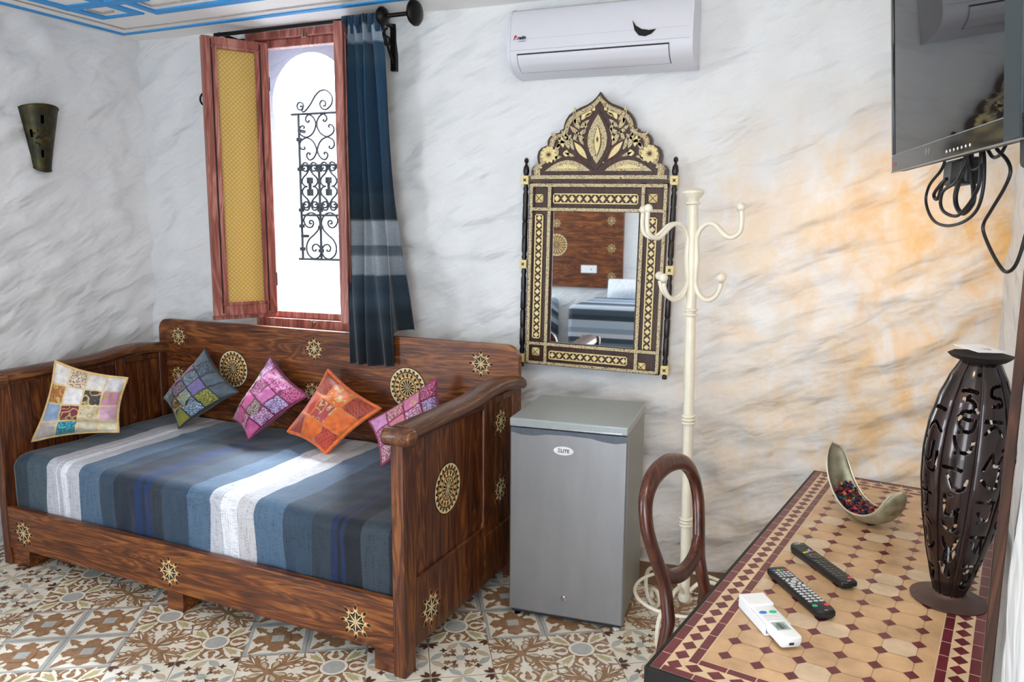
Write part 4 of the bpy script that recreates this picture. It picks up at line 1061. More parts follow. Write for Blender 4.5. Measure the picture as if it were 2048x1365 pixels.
mb=MB(); mb.box(0,W_,.0,.045,.028,.80); d=obj('door',mb,M_silver,fr,bevel=.007,seg=3)
mb=MB(); mb.box(-.001,W_+.001,-.003,D_+.002,.803,H_); obj('worktop',mb,M_ftop,fr,bevel=.006,seg=3)
fm2=lambda x,z,h:(x,-h,z)
mb=MB(); lip=[(.006,.800),(.006,.781),(.05,.772),(.10,.772),(.15,.781),(.24,.784),(.33,.781),(.375,.772),(.425,.768),(W_-.006,.776),(W_-.006,.800)]
mb.prism(lip,fm2,-.002,.0008); obj('handle_recess',mb,mat('recess_grey','#5d6570',.5,.4),d)
mb=MB(); mb.box(.02,W_-.03,-.0045,0,.806,.811); mb.box(W_-.13,W_-.02,-.006,0,.806,.814); obj('worktop_trim',mb,mat('trim_steel','#c5ccd2',.25,.8),fr,bevel=.001)
mb=MB(); mb.prism(circ(.222,.722,.040,28,.0175),fm2,0,.003); bd=obj('badge',mb,M_label,d,bevel=.001)
text('badge_letters','ΞLITE',.019,Matrix.Translation((.222,-.0033,.7215))@Matrix.Rotation(R(90),4,'X'),M_navy,bd,.0004,'CENTER',0,.0004)
mb=MB(); mb.lathe([(.012,0),(.012,.003),(.009,.006),(.0005,.0062)],20); mb.xf(Matrix.Translation((.232,0,.108))@Matrix.Rotation(R(90),4,'X')); lk=obj('lock',mb,M_chr,d)
mb=MB(); mb.box(.231,.233,-.0068,-.006,.103,.113); obj('keyhole',mb,M_black,lk)
for x,y in ((.03,.03),(W_-.03,.03),(.03,D_-.04),(W_-.03,D_-.04)):
    mb=MB(); mb.lathe([(.014,0),(.014,.006),(.008,.008),(.008,.03)],14,(x,y,0)); obj('foot',mb,M_label if x>.3 and y<.1 else M_black,fr)
mb=MB(); mb.box(.01,W_-.01,.012,.05,.016,.03); obj('kick_plate',mb,M_dk,fr)

# ------------------------------------------------------------------ coat stand
M_cream=mat('cream_enamel','#e6dfcc',.35,var=.05,vscale=20,coat=.2)
cs=thing('coat_stand','cream metal coat stand with curled hooks in front of the mirror edge','coat stand',(-.402,2.95,0),.08,rot=(0,R(-1.1),.08))
cs.location=(-.395,2.95,0)
mb=MB(); mb.tube([(0,0,.13),(0,0,1.70)],.0200,20)
obj('pole',mb,M_cream,cs)
mb=MB(); mb.lathe([(.020,1.672),(.028,1.676),(.028,1.683),(.021,1.687),(.023,1.694),(.034,1.704),(.041,1.716),(.040,1.722),(.030,1.730),(.012,1.734),(.001,1.735)],28)
obj('finial',mb,M_cream,cs)
for z in (1.275,.862,.452):
    mb=MB()
    for dz in ((-.013,0,.013) if z<1.2 else (-.009,.009)): mb.tube([(.0215*math.cos(t),.0215*math.sin(t),z+dz) for t in [2*PI*k/24 for k in range(24)]],.0065,8,closed=True)
    obj('collar',mb,M_cream,cs)
def ko(zx,zy): return ((zx-597)/2350.0, 1.665-(zy-150)/2800.0)
hk=[ko(*p) for p in [(645,700),(638,500),(648,440),(672,380),(715,335),(760,320),(810,340),(865,400),(915,452),(960,462),(1005,440),(1038,390),(1046,300),(1040,205)]]
hk2=[ko(*p) for p in [(645,700),(634,900),(645,980),(675,1050),(725,1098),(775,1102),(825,1065),(860,1000),(877,920)]]
for a in (31,-30,162,222):
    ca,sa=math.cos(R(a)),math.sin(R(a))
    T=lambda p:(p[0]*ca*1.06,p[0]*sa*1.06,p[1])
    mb=MB(); mb.tube(smooth_path([T(p) for p in hk2[::-1]+hk[1:]],4),.0085,10)
    mb.ball(T(ko(1037,165)),.016,16,10); mb.ball(T(ko(880,868)),.017,16,10)
    obj('hook',mb,M_cream,cs)
mb=MB(); mb.tube([(.195*math.cos(t),.195*math.sin(t),.155) for t in [2*PI*k/48 for k in range(48)]],.007,8,closed=True); obj('base_ring',mb,M_cream,cs)
def sp3(cx,cz,r0,a0,turns,n=16,sgn=1): return [(cx+r0*(1-.7*i/n)*math.cos(a0+sgn*turns*2*PI*i/n), cz+r0*(1-.7*i/n)*math.sin(a0+sgn*turns*2*PI*i/n)) for i in range(n+1)]
for a in (-108,12,132):
    ca,sa=math.cos(R(a)),math.sin(R(a))
    pr=[(.02,.36),(.05,.335),(.075,.29),(.07,.245)]+[]
    leg=sp3(.045,.245,.032,.4,1.05,14,1)[::-1]+[(.085,.275),(.11,.21),(.15,.165),(.20,.15),(.235,.11),(.245,.05)]+sp3(.205,.047,.040,0,1.2,16,-1)
    leg=[(.020,.165),(.06,.20),(.11,.20),(.16,.175),(.205,.175),(.245,.15),(.262,.09),(.245,.03),(.21,.008)]+sp3(.20,.055,.047,-PI/2+.3,.95,14,-1)
    mb=MB(); mb.tube(smooth_path([(x*ca,x*sa,z) for x,z in leg],3),.0085,8)
    obj('foot_scroll',mb,M_cream,cs)
mb=MB(); mb.lathe([(.010,.12),(.022,.125),(.026,.14),(.021,.155)],20); obj('pole_end',mb,M_cream,cs)

# ------------------------------------------------------------------ mosaic table
MT={k:mat('mosaic_'+k,c,.32,var=v,vscale=vs,bmp=.06,bscale=250) for k,c,v,vs in (('grout','#c9ab84',.1,30),('tan','#c39f78',.24,11),('tan2','#cdb597',.18,18),('burgundy','#631f2a',.25,20),('cream','#d3b894',.14,25),('line','#8d6d4b',.1,30))}
MTL=list(MT.values())
TR=-.2088
tb=thing('table','mosaic topped table with burgundy border along the right wall','table',(-.252,1.399,0),TR)
TW,TL_,TZ=.545,1.458,.75
mb=MB(); mp=lambda x,y,h:(x,y,TZ+h*.0002)
mb.prism(rect(0.003,.003,TW-.003,TL_-.003),lambda x,y,h:(x,y,TZ-.02+h*.02),0,1,0)
Pq=lambda pts,h,mi: mb.poly(pts,mp,h,mi)
g=.0012
def qrow(x0,y0,x1,y1,n,vert,mi):
    for k in range(n):
        if vert: Pq(rect(x0+g,y0+(y1-y0)*k/n+g,x1-g,y0+(y1-y0)*(k+1)/n-g),2,mi)
        else: Pq(rect(x0+(x1-x0)*k/n+g,y0+g,x0+(x1-x0)*(k+1)/n-g,y1-g),2,mi)
b0,b1,b2,b3=.002,.023,.058,.078
Pq(rect(b0,b0,TW-b0,TL_-b0),1,4)
qrow(b0,b0,b1,TL_-b0,23,True,3); qrow(TW-b1,b0,TW-b0,TL_-b0,23,True,3); qrow(b1,b0,TW-b1,b1,8,False,3); qrow(b1,TL_-b1,TW-b1,TL_-b0,8,False,3)
qrow(b2,b2,b3,TL_-b2,22,True,3); qrow(TW-b3,b2,TW-b2,TL_-b2,22,True,3); qrow(b3,b2,TW-b3,b3,7,False,3); qrow(b3,TL_-b3,TW-b3,TL_-b2,7,False,3)
cmid=(b1+b2)/2
ny=35; 
for k in range(ny):
    y=.034+(TL_-.068)*k/(ny-1)
    for x in (cmid,TW-cmid): Pq(diam(x,y,.0155,.0185),3,3)
nx_=12
for k in range(1,nx_-1):
    x=.034+(TW-.068)*k/(nx_-1)
    for y in (cmid,TL_-cmid): Pq(diam(x,y,.0185,.0155),3,3)
Pq(rect(b3+g,b3+g,TW-b3-g,TL_-b3-g),2,0)
rt=random.Random(5)
# field: cream polygons with small burgundy lozenges at their corners
px_,py_=.0637,.0651; ox_,oy_=.1125,.119
def here(i,j): return True
Pq(rect(b3+.002,b3+.002,TW-b3-.002,TL_-b3-.002),3,1)
for i in range(-1,7):
    for j in range(-1,20):
        x,y=ox_+px_*i,oy_+py_*j
        if rt.random()<.35:
            c_=[(x,y),(x+px_,y),(x+px_,y+py_),(x,y+py_)]
            c_=[(min(max(a,b3+.003),TW-b3-.003),min(max(b_,b3+.003),TL_-b3-.003)) for a,b_ in c_]
            if c_[0][0]<c_[1][0]-.005 and c_[0][1]<c_[2][1]-.005: Pq(c_,4,2 if rt.random()<.6 else 1)
def ok(x,y): return b3+.004<x<TW-b3-.004 and b3+.004<y<TL_-b3-.004
for i in range(-1,7):
    for j in range(-1,21):
        x,y=ox_+px_*i,oy_+py_*j
        if not ok(x,y): continue
        if here(i,j):
            for di,dj,ly in ((0,1,5),(1,0,5.4)):
                x2,y2=ox_+px_*(i+di),oy_+py_*(j+dj)
                if ok(x2,y2): Pq(stroke([(x,y),(x2,y2)],.0012 if dj else .0008),ly,5)
            Pq(diam(x,y,.0145,.0165),6,3)
obj('tabletop',mb,MTL,tb,smooth=False)
M_tblack=mat('black_iron_table','#1b1918',.5,.4,.2,60)
mb=MB()
e=.006
mb.box(-e,0.003,-e,TL_+e,TZ-.055,TZ+.0005); mb.box(TW-.003,TW+e,-e,TL_+e,TZ-.055,TZ+.0005); mb.box(0,TW,-e,.003,TZ-.055,TZ+.0005); mb.box(0,TW,TL_-.003,TL_+e,TZ-.055,TZ+.0005)
obj('edge_band',mb,M_tblack,tb,bevel=.001)
for x,y in ((.02,.02),(TW-.05,.02),(.02,TL_-.05),(TW-.05,TL_-.05)):
    mb=MB(); mb.box(x,x+.03,y,y+.03,0,TZ-.02); obj('leg',mb,M_tblack,tb,bevel=.002)
for y in (.03,TL_-.04): mb=MB(); mb.box(.035,TW-.035,y,y+.01,.18,.20); obj('stretcher',mb,M_tblack,tb)
Mt=Matrix.Translation((-.252,1.399,TZ))@Matrix.Rotation(TR,4,'Z')

# ------------------------------------------------------------------ balloon back chair
M_chair=wood('worn_mahogany','#35140c','#4c2114','#6e3824',(7,7,1.2),.28,2.5,.08,.4)
M_seat=mat('brown_seat_pad','#5a3a24',.8)
ch=thing('chair','mahogany balloon back chair pushed up to the left side of the mosaic table','chair',(-.262,2.262,0),0)
CHA=.28   # lateral direction from +y towards +x
lat=Vector((math.sin(CHA),math.cos(CHA),0)); fac=Vector((math.cos(CHA),-math.sin(CHA),0))
def cp(l,z,out=0):  # chair-back surface, reclining backwards with height
    rec=-.035-.20*max(0,z-.45)-.10*max(0,.45-z)*1.2
    return lat*l + fac*(rec+out) + Vector((0,0,z))
def rsec(mb,path,wd,dp):
    # moulded rectangular-ish section following the loop in the back plane
    n=len(path); b=len(mb.v); K=10
    for i,(l,z) in enumerate(path):
        a=path[max(i-1,0)]; c=path[min(i+1,n-1)]; t=Vector((c[0]-a[0],c[1]-a[1])).normalized(); nn=Vector((-t.y,t.x))
        w=wd[i] if isinstance(wd,list) else wd
        for k in range(K):
            an=2*PI*k/K; cx_v=math.copysign(abs(math.cos(an))**.6,math.cos(an))*w/2; sx_v=math.copysign(abs(math.sin(an))**.6,math.sin(an))*dp/2
            mb.v.append(tuple(cp(l+nn.x*cx_v,z+nn.y*cx_v,sx_v)))
    for i in range(n-1):
        for k in range(K):
            k2=(k+1)%K; mb.f.append((b+i*K+k,b+i*K+k2,b+(i+1)*K+k2,b+(i+1)*K+k)); mb.m.append(0)
    mb.f.append(tuple(b+k for k in reversed(range(K)))); mb.m.append(0); mb.f.append(tuple(b+(n-1)*K+k for k in range(K))); mb.m.append(0)
lp=[(-.142,.0),(-.146,.20),(-.140,.36),(-.128,.46),(-.122,.55),(-.140,.615),(-.164,.685),(-.174,.745),(-.158,.812),(-.10,.862),(0,.880)]
lp=lp+[(-l,z) for l,z in lp[-2::-1]]
path=[(p.x,p.y) for p in smooth_path([(l,z,0) for l,z in lp],5)]
mb=MB(); rsec(mb,path,[.040+.012*max(0,(z-.76))/.12 for l,z in path],.034); obj('back_frame',mb,M_chair,ch,ang=60)
mb=MB(); arc=[(p.x,p.y) for p in smooth_path([(-.138,.612,0),(-.10,.575,0),(-.05,.556,0),(0,.550,0),(.05,.556,0),(.10,.575,0),(.138,.612,0)],5)]
rsec(mb,arc,.042,.030); obj('back_rail',mb,M_chair,ch,ang=60)
def chp(f,l,z): p=fac*f+lat*l; return (p.x,p.y,z)
mb=MB(); ring=[(.05,-.13),(.20,-.17),(.34,-.17),(.40,-.12),(.41,0),(.40,.12),(.34,.17),(.20,.17),(.05,.13),(.03,0)]
ring=[(p.x,p.y) for p in smooth_path([(a,b_,0) for a,b_ in ring],4,True)]
mb.prism(ring,lambda x,y,h:chp(x-.03,y,h),.36,.405); obj('seat_rail',mb,M_chair,ch,bevel=.004)
mb=MB(); mb.prism([(x*.94+.01,y*.94) for x,y in ring],lambda x,y,h:chp(x-.03,y,h),.405,.430); obj('seat',mb,M_seat,ch,bevel=.012,seg=3)
for s_ in (-1,1):
    mb=MB(); mb.tube([chp(.34,s_*.135,.37),chp(.345,s_*.14,.33),chp(.35,s_*.142,.2),chp(.352,s_*.144,0)],[.026,.024,.018,.014],12); obj('front_leg',mb,M_chair,ch)

# ------------------------------------------------------------------ crescent bowl with potpourri
m, nt, b = newmat('aged_pewter_bowl'); v=coords(nt)
n=nd(nt,'ShaderNodeTexNoise',Scale=22.0,Detail=5.0); nt.links.new(v,n.inputs['Vector'])
o=ramp(nt,n.outputs['Fac'],[(.3,'#6f6a50'),(.5,'#98927a'),(.75,'#b5ae95')]); nt.links.new(o,b.inputs['Base Color']); b.inputs['Metallic'].default_value=.55; b.inputs['Roughness'].default_value=.42; M_pewter=m
BA2=R(-48)
bw=thing('bowl','aged metal crescent shaped bowl with two upturned ends on the mosaic table','bowl',(.185,2.375,TZ+.0015),BA2)
def bowlp(u,v_,dz=0):
    s=-1+2*u; r=-1+2*v_
    th=s*R(100); Hh=.198 if s<0 else .128; x=(.140 if s<0 else .122)*math.sin(th)-(.012*s*s if s<0 else 0); zc=Hh*(1-math.cos(th))/(1-math.cos(R(100)))
    w=.062*(1-abs(s)**9)**.5 if abs(s)<1 else 0
    w=max(w*(1-.28*abs(s)),.003)
    y=w*r*(1-.10*r*r)
    # inward normal of the spine
    nx_v,nz_v=-math.sin(th),math.cos(th)
    d=.030*(r*r)*(w/.06)
    return (x+nx_v*(d+dz), y, zc+nz_v*(d+dz))
mb=MB(); mb.grid(lambda u,v_:bowlp(u,v_),64,20); o=obj('shell',mb,M_pewter,bw,ang=180); s_=o.modifiers.new('s','SOLIDIFY'); s_.thickness=.004; s_.offset=1
mb=MB(); edge=[bowlp(k/60,0,.002) for k in range(61)]+[bowlp(1-k/60,1,.002) for k in range(1,60)]
mb.tube(edge,.0024,6,closed=True); rm=obj('rim',mb,mat('worn_bright_rim','#cfc9b2',.35,.5),bw); rm['label']='worn bright rim'
pc=['#8f1f38','#a8364f','#2d1f45','#233150','#b5502a','#424f2a','#6e1d33','#c9a72c','#251b24','#8c3350']
pm=[mat('dried_petal_%d'%i,c,.8,var=.3,vscale=120) for i,c in enumerate(pc)]
mb=MB(); rp_=random.Random(11)
for k in range(420):
    u=.5+rp_.uniform(-.27,.24); v_=.5+rp_.uniform(-.31,.31); lay=rp_.uniform(.010,.060)*(1-.75*abs(2*v_-1))*(1-1.2*abs(u-.48))
    p=bowlp(u,v_,lay); mi=rp_.choice(range(10)) if rp_.random()>.12 else 0
    if mi==7 and rp_.random()<.6: mi=8
    r_=rp_.uniform(.0038,.0078); st_=len(mb.v); mb.ball((0,0,0),r_,7,4,mi,(1,rp_.uniform(.5,1),rp_.uniform(.35,.8)))
    Mx_=Matrix.Translation(p)@Matrix.Rotation(rp_.uniform(0,6),4,'Z')@Matrix.Rotation(rp_.uniform(-1,1),4,'X')
    for i in range(st_,len(mb.v)):
        q=Vector(mb.v[i]); q*=1+.35*noise.noise(q*300+Vector((k,0,0))); mb.v[i]=tuple(Mx_@q)
po=obj('potpourri',mb,pm,None,ang=60); po.location=bw.location; po.rotation_euler=bw.rotation_euler
tag(po,'dried red, purple and orange potpourri heaped in the metal bowl','potpourri'); po['kind']='stuff'

# ------------------------------------------------------------------ remote controls
M_rem=mat('black_remote_plastic','#17191d',.38,var=.05); M_key=mat('grey_key','#c3c7ca',.5); M_keyd=mat('dark_key','#55584f',.5)
KC={c:mat('key_'+c,h,.4) for c,h in (('red','#d8394f'),('green','#2fae7d'),('yellow','#d9cf3a'),('blue','#2f7fd0'),('white','#e8eaec'))}
def rbox(mb,pts,z0,z1,ch=.004,mi=0,bot=.8):
    n=len(pts); cx_v=sum(p[0] for p in pts)/n; cy_v=sum(p[1] for p in pts)/n
    def lay(f,z): return [(cx_v+(x-cx_v)*f[0],cy_v+(y-cy_v)*f[1],z) for x,y in pts]
    W2_=max(p[0] for p in pts)-cx_v; L2_=max(p[1] for p in pts)-cy_v
    k=lambda d:(1-d/W2_,1-d/L2_)
    L=[lay(k(ch*1.2),z0),lay(k(0),z0+ (z1-z0)*.35),lay(k(0),z1-ch*.8),lay(k(ch*.35),z1-ch*.2),lay(k(ch),z1)]
    b=len(mb.v)
    for l in L: mb.v+=l
    for j in range(len(L)-1):
        for i in range(n): mb.f.append((b+j*n+i,b+j*n+(i+1)%n,b+(j+1)*n+(i+1)%n,b+(j+1)*n+i)); mb.m.append(mi)
    mb.f.append(tuple(b+i for i in reversed(range(n)))); mb.m.append(mi); mb.f.append(tuple(b+(len(L)-1)*n+i for i in range(n))); mb.m.append(mi)
def remote(label,head,tail,wd,ht,round_head,style):
    h=Vector((head[0],head[1],0)); t=Vector((tail[0],tail[1],0)); L=(t-h).length; a=math.atan2((t-h).y,(t-h).x)+PI/2
    r=thing('remote_control',label,'remote control',(h.x,h.y,TZ+.0016),a,'remote controls on the table')
    # local: y=0 at head, y=-L at tail
    def outl():
        p=[]; hw=wd/2
        if round_head: p+=[(hw*math.cos(t_),-.028+.028*math.sin(t_)) for t_ in [PI*k/12 for k in range(13)]]
        else: p+=[(hw-.004,0),(-hw+.004,0)][::1]; 
        if not round_head: p=[(hw,-.005),(hw-.004,0),(-hw+.004,0),(-hw,-.005)]
        p+=[(-hw*.93,-L*.5),(-hw*.9,-L+.014)]+[(-hw*.8,-L+.004),(0,-L),(hw*.8,-L+.004)]+[(hw*.9,-L+.014),(hw*.93,-L*.5)]
        return p
    mb=MB(); rbox(mb,outl(),0,ht,.004); obj('body',mb,M_rem,r,ang=50)
    def key(mb,x,y,rx,ry,mi=0): mb.prism(circ(x,y,rx,10,ry),lambda x,y,h:(x,y,h),ht-.0005,ht+.0012,mi)
    mb=MB(); cw=wd*.28
    if style=='dark':
        for rr in range(4):
            for c in (-1,0,1): key(mb,c*cw,-.022-.011*rr,.0048,.0028)
        for rr in range(8):
            for c in (-1,0,1): key(mb,c*cw,-.115-.0125*rr,.0048,.0030)
        o_=obj('keypad',mb,M_keyd,r)
        mb=MB(); mb.ring(circ(0,-.092,.015,20),circ(0,-.092,.009,20),lambda x,y,h:(x,y,h),ht+.0012); key(mb,0,-.092,.005,.005); obj('navigation_key',mb,M_keyd,r)
        for c,(x,y) in (('yellow',(-.013,-.066)),('yellow',(-.004,-.064)),('blue',(.005,-.064)),('red',(.014,-.061)),('white',(.006,-.055)),('red',(.012,-L+.022))):
            mb=MB(); key(mb,x,y,.0042 if c!='red' or y>-.1 else .006,.0034 if y>-.1 else .005); k_=obj('coloured_key',mb,KC[c],r); k_['label']=c+' key'
        mb=MB(); mb.prism(rect(-.008,-.014,.008,-.010),lambda x,y,h:(x,y,h),ht-.0003,ht+.0003); obj('printed_logo',mb,M_key,r)
    else:
        for rr in range(3):
            for c in (-1.5,-.5,.5,1.5): key(mb,c*cw*.72,-.033-.010*rr,.0040,.0028)
        for rr in range(2):
            for c in (-1.5,1.5): key(mb,c*cw*.72,-.066-.036*rr,.0042,.0028)
        for rr in range(7):
            for c in (-1,0,1): key(mb,c*cw*1.0,-.108-.0118*rr,.0056,.0036)
        obj('keypad',mb,M_key,r)
        mb=MB()
        for k in range(4):
            aa=arcp(0,-.084,.0145,k*PI/2+.2,k*PI/2+PI/2-.2,6); mb.prism(stroke(aa,.006),lambda x,y,h:(x,y,h),ht-.0005,ht+.0012)
        key(mb,0,-.084,.007,.007); obj('navigation_key',mb,M_key,r)
        for c,x in (('blue',-1.5),('yellow',-.5),('green',.5),('red',1.5)):
            mb=MB(); key(mb,x*cw*.72,-.022,.0045,.0032); k_=obj('coloured_key',mb,KC[c],r); k_['label']=c+' key'
        for c,x in (('green',-1),('red',1)):
            mb=MB(); key(mb,x*cw*1.05,-L+.030,.0060,.0048); k_=obj('coloured_key',mb,KC[c],r); k_['label']=c+' key'
    mb=MB(); mb.prism(rect(-.004,-L+.008,.004,-L+.010),lambda x,y,h:(x,y,h),ht-.0003,ht+.0003); obj('printed_mark',mb,M_key,r)
remote('black remote control with rounded head and dark keys nearest the bowl',(-.002,2.088),(.128,1.888),.046,.020,True,'dark')
remote('black remote control with rows of light grey keys beside the white remote',(-.042,1.912),(.076,1.716),.048,.020,False,'light')
# white air conditioner remote half out of its holder
M_wr=mat('white_remote_plastic','#eceff2',.35,var=.02); M_lcd=mat('green_grey_display','#9fb3b0',.2)
h=Vector((-.086,1.722,0)); t=Vector((.005,1.560,0)); a=math.atan2((t-h).y,(t-h).x)+PI/2; L=(t-h).length
ar_=thing('remote_control','white air conditioner remote control lying half out of its white holder','remote control',(h.x,h.y,TZ+.0016),a,'remote controls on the table')
mb=MB(); rbox(mb,[(.024,-.05),(-.024,-.05),(-.024,-L+.004),(-.020,-L),(.020,-L),(.024,-L+.004)],.006,.027,.003); obj('body',mb,M_wr,ar_,ang=50)
mb=MB(); mb.box(-.029,.029,-.052,0,.022,.031); mb.box(-.029,-.0255,-.128,0,0,.024); mb.box(.0255,.029,-.128,0,0,.024); mb.box(-.029,.029,-.128,0,0,.004); mb.box(-.029,.029,-.004,0,0,.031)
hl=obj('holder',mb,M_wr,ar_,bevel=.002); hl['label']='white wall holder'
mb=MB(); mb.prism(rect(-.015,-L+.030,.015,-L+.062),lambda x,y,h:(x,y,h),.0265,.0275); ds=obj('display',mb,M_lcd,ar_)
mb=MB(); mb.prism(rect(-.006,-L+.034,.004,-L+.058),lambda x,y,h:(x,y,h),.0275,.0277); mb.prism(rect(.006,-L+.036,.0085,-L+.056),lambda x,y,h:(x,y,h),.0275,.0277); mb.prism(rect(-.011,-L+.036,-.0085,-L+.050),lambda x,y,h:(x,y,h),.0275,.0277)
obj('display_segments',mb,mat('lcd_segment','#4d5f60',.4),ds)
for c,x in (('blue',-.011),('green',.011)):
    mb=MB(); mb.prism(circ(x,-L+.104,.0085,16,.0052),lambda x,y,h:(x,y,h),.0265,.0285); k_=obj('coloured_key',mb,KC[c],ar_); k_['label']=c+' oval key'
mb=MB()
for yy in (.090,.083,.074): mb.prism(rect(-.017,-L+yy,.017,-L+yy+.0014),lambda x,y,h:(x,y,h),.0268,.0273)
obj('printed_lines',mb,mat('pale_print','#b9bfc6',.5),ar_)
mb=MB(); mb.box(-.005,.005,-L-.0006,-L+.002,.011,.016); obj('infrared_window',mb,M_dk,ar_)

# ------------------------------------------------------------------ pierced iron lantern
m, nt, b = newmat('lacquered_brown_iron'); v=coords(nt); n=nd(nt,'ShaderNodeTexNoise',Scale=14.0,Detail=5.0); nt.links.new(v,n.inputs['Vector'])
o=ramp(nt,n.outputs['Fac'],[(.3,'#1c1211'),(.6,'#2e1d1a'),(.8,'#4a2a1e')]); nt.links.new(o,b.inputs['Base Color']); b.inputs['Roughness'].default_value=.25; b.inputs['Metallic'].default_value=.35; b.inputs['Coat Weight'].default_value=.5; bump(nt,b,n.outputs['Fac'],.2,.004); M_lant=m
M_lbase=mat('dull_brown_iron','#5a4640',.5,.4,.2,25)
ln=thing('lantern','tall dark barrel shaped metal lantern pierced with script shapes on the table','lantern',(.335,1.928,TZ+.0012),0,rot=(0,R(1.9),0))
pr=[(0,.030),(.05,.045),(.12,.062),(.20,.078),(.28,.0885),(.34,.0905),(.40,.086),(.46,.073),(.51,.056),(.535,.043),(.545,.038)]
def lr(z):
    for (z0,r0),(z1,r1) in zip(pr,pr[1:]):
        if z<=z1:
            t=(z-z0)/(z1-z0); t=t*t*(3-2*t)*.3+t*.7; return r0+(r1-r0)*t
    return pr[-1][1]
NU,NV=480,320; ZL=.545
rl=random.Random(21); holes=[]
for pnl in range(8):
    for row in range(11):
        if rl.random()<.06: continue
        a0=(pnl+.5)/8+rl.uniform(-.018,.018); z0=.05+row*.0435+rl.uniform(-.012,.012)+(.02 if pnl%2 else 0)
        if z0>.515: continue
        w=.018; kind=rl.randrange(6); S=rl.choice((-1,1))
        P=lambda du,dz:(a0+S*du*.038,z0+dz*.022)
        if kind==0: q=[P(-.9,.6),P(-.3,-.7),P(.6,-.6),P(.9,.4)]
        elif kind==1: q=[P(-.7,1),P(-.6,-.8),P(.2,-.9),P(.8,-.2)]
        elif kind==2: q=[P(.7,.9),P(-.5,.7),P(-.7,-.1),P(.4,-.3),P(.5,-.9),P(-.6,-1)]
        elif kind==3: q=[P(-.9,-.2),P(-.1,.7),P(.8,-.1)]
        elif kind==4: q=[P(-.9,-.5),P(.0,-.4),P(.9,-.5)]
        else: q=[P(-.8,-.8),P(-.1,.8),P(.2,-.6),P(.9,.5)]
        holes.append((q,.0058 if kind!=4 else .0064))
        if rl.random()<.7: d_=P(rl.uniform(-.9,.9),1.15); holes.append(([d_,(d_[0]+.005,d_[1]+.001)],.0062))
def segd(p,a,b_):
    dx,dy=b_[0]-a[0],b_[1]-a[1]; l=dx*dx+dy*dy; t=0 if l==0 else max(0,min(1,((p[0]-a[0])*dx+(p[1]-a[1])*dy)/l)); return math.hypot(p[0]-a[0]-t*dx,p[1]-a[1]-t*dy)
mb=MB()
def lanf(u,v_):
    z=.012+ZL*v_; th=2*PI*u; r=lr(ZL*v_); f=abs(((u*8)%1)-.5)*2   # panel seam at f=1
    r*=1-.030*(f**4)+.012*math.cos(2*PI*(u*8)-PI)
    return (r*math.cos(th),r*math.sin(th),z)
mb.grid(lanf,NU,NV,closeu=True)
kf=[];km=[]
grid_h={}
for q,w in holes:
    sm_=[(p.x,p.y) for p in smooth_path([(a,z,0) for a,z in q],4)] if len(q)>2 else q
    for aa,bb in zip(sm_,sm_[1:]):
        zc=(aa[1]+bb[1])/2; circm=2*PI*max(.03,lr(zc))
        A_=(aa[0]*circm,aa[1]); B_=(bb[0]*circm,bb[1])
        j0=int((min(aa[1],bb[1])-w)/ZL*NV)-1; j1=int((max(aa[1],bb[1])+w)/ZL*NV)+1
        i0=int((min(aa[0],bb[0])-w/circm)*NU)-1; i1=int((max(aa[0],bb[0])+w/circm)*NU)+1
        for j in range(max(j0,3),min(j1+1,NV-5)):
            for i in range(i0,i1+1):
                p=((i+.5)/NU*circm,(j+.5)/NV*ZL)
                if segd(p,A_,B_)<w*.62: grid_h[(i%NU,j)]=1
for k,f in enumerate(mb.f):
    if (k%NU,k//NU) not in grid_h: kf.append(f); km.append(0)
mb.f,mb.m=kf,km
o=obj('pierced_body',mb,M_lant,ln,ang=180); s_=o.modifiers.new('s','SOLIDIFY'); s_.thickness=.0018; s_.offset=-1
mb=MB()
for k in range(8):
    th=2*PI*k/8; mb.tube([(lr(ZL*t/30)*.985*math.cos(th),lr(ZL*t/30)*.985*math.sin(th),.012+ZL*t/30) for t in range(31)],.0022,6)
obj('seam',mb,M_lant,ln)
mb=MB(); mb.lathe([(.079,0),(.080,.003),(.070,.006),(.045,.011),(.032,.018),(.029,.024)],48); obj('base_plate',mb,M_lbase,ln)
mb=MB(); mb.lathe([(.036,.553),(.040,.556),(.056,.562),(.066,.571),(.064,.573),(.052,.567),(.02,.563),(.001,.563)],8); obj('top_dish',mb,mat('matt_dark_iron','#221816',.6,.2),ln)
cd=MB(); cd.prism([(-.040,-.030),(.042,-.034),(.040,.038),(-.042,.034)],lambda x,y,h:(x,y,h),0,.0008)
cdo=obj('paper_card',cd,mat('white_card','#fbfbfd',.6)); cdo.location=(.352,1.925,TZ+.0012+.584); cdo.rotation_euler=(R(7),R(3),R(38))
tag(cdo,'small white printed card lying on top of the tall lantern','card')
mb=MB(); 
for k,(x,l) in enumerate(((-.004,.026),(-.008,.018),(-.012,.010))): mb.prism(rect(-.005+.006*k,x,-.005+.006*k+l,x+.0022),lambda x,y,h:(x,y,h),.0008,.0011)
obj('printed_lines',mb,mat('card_print','#8f97b5',.5),cdo)
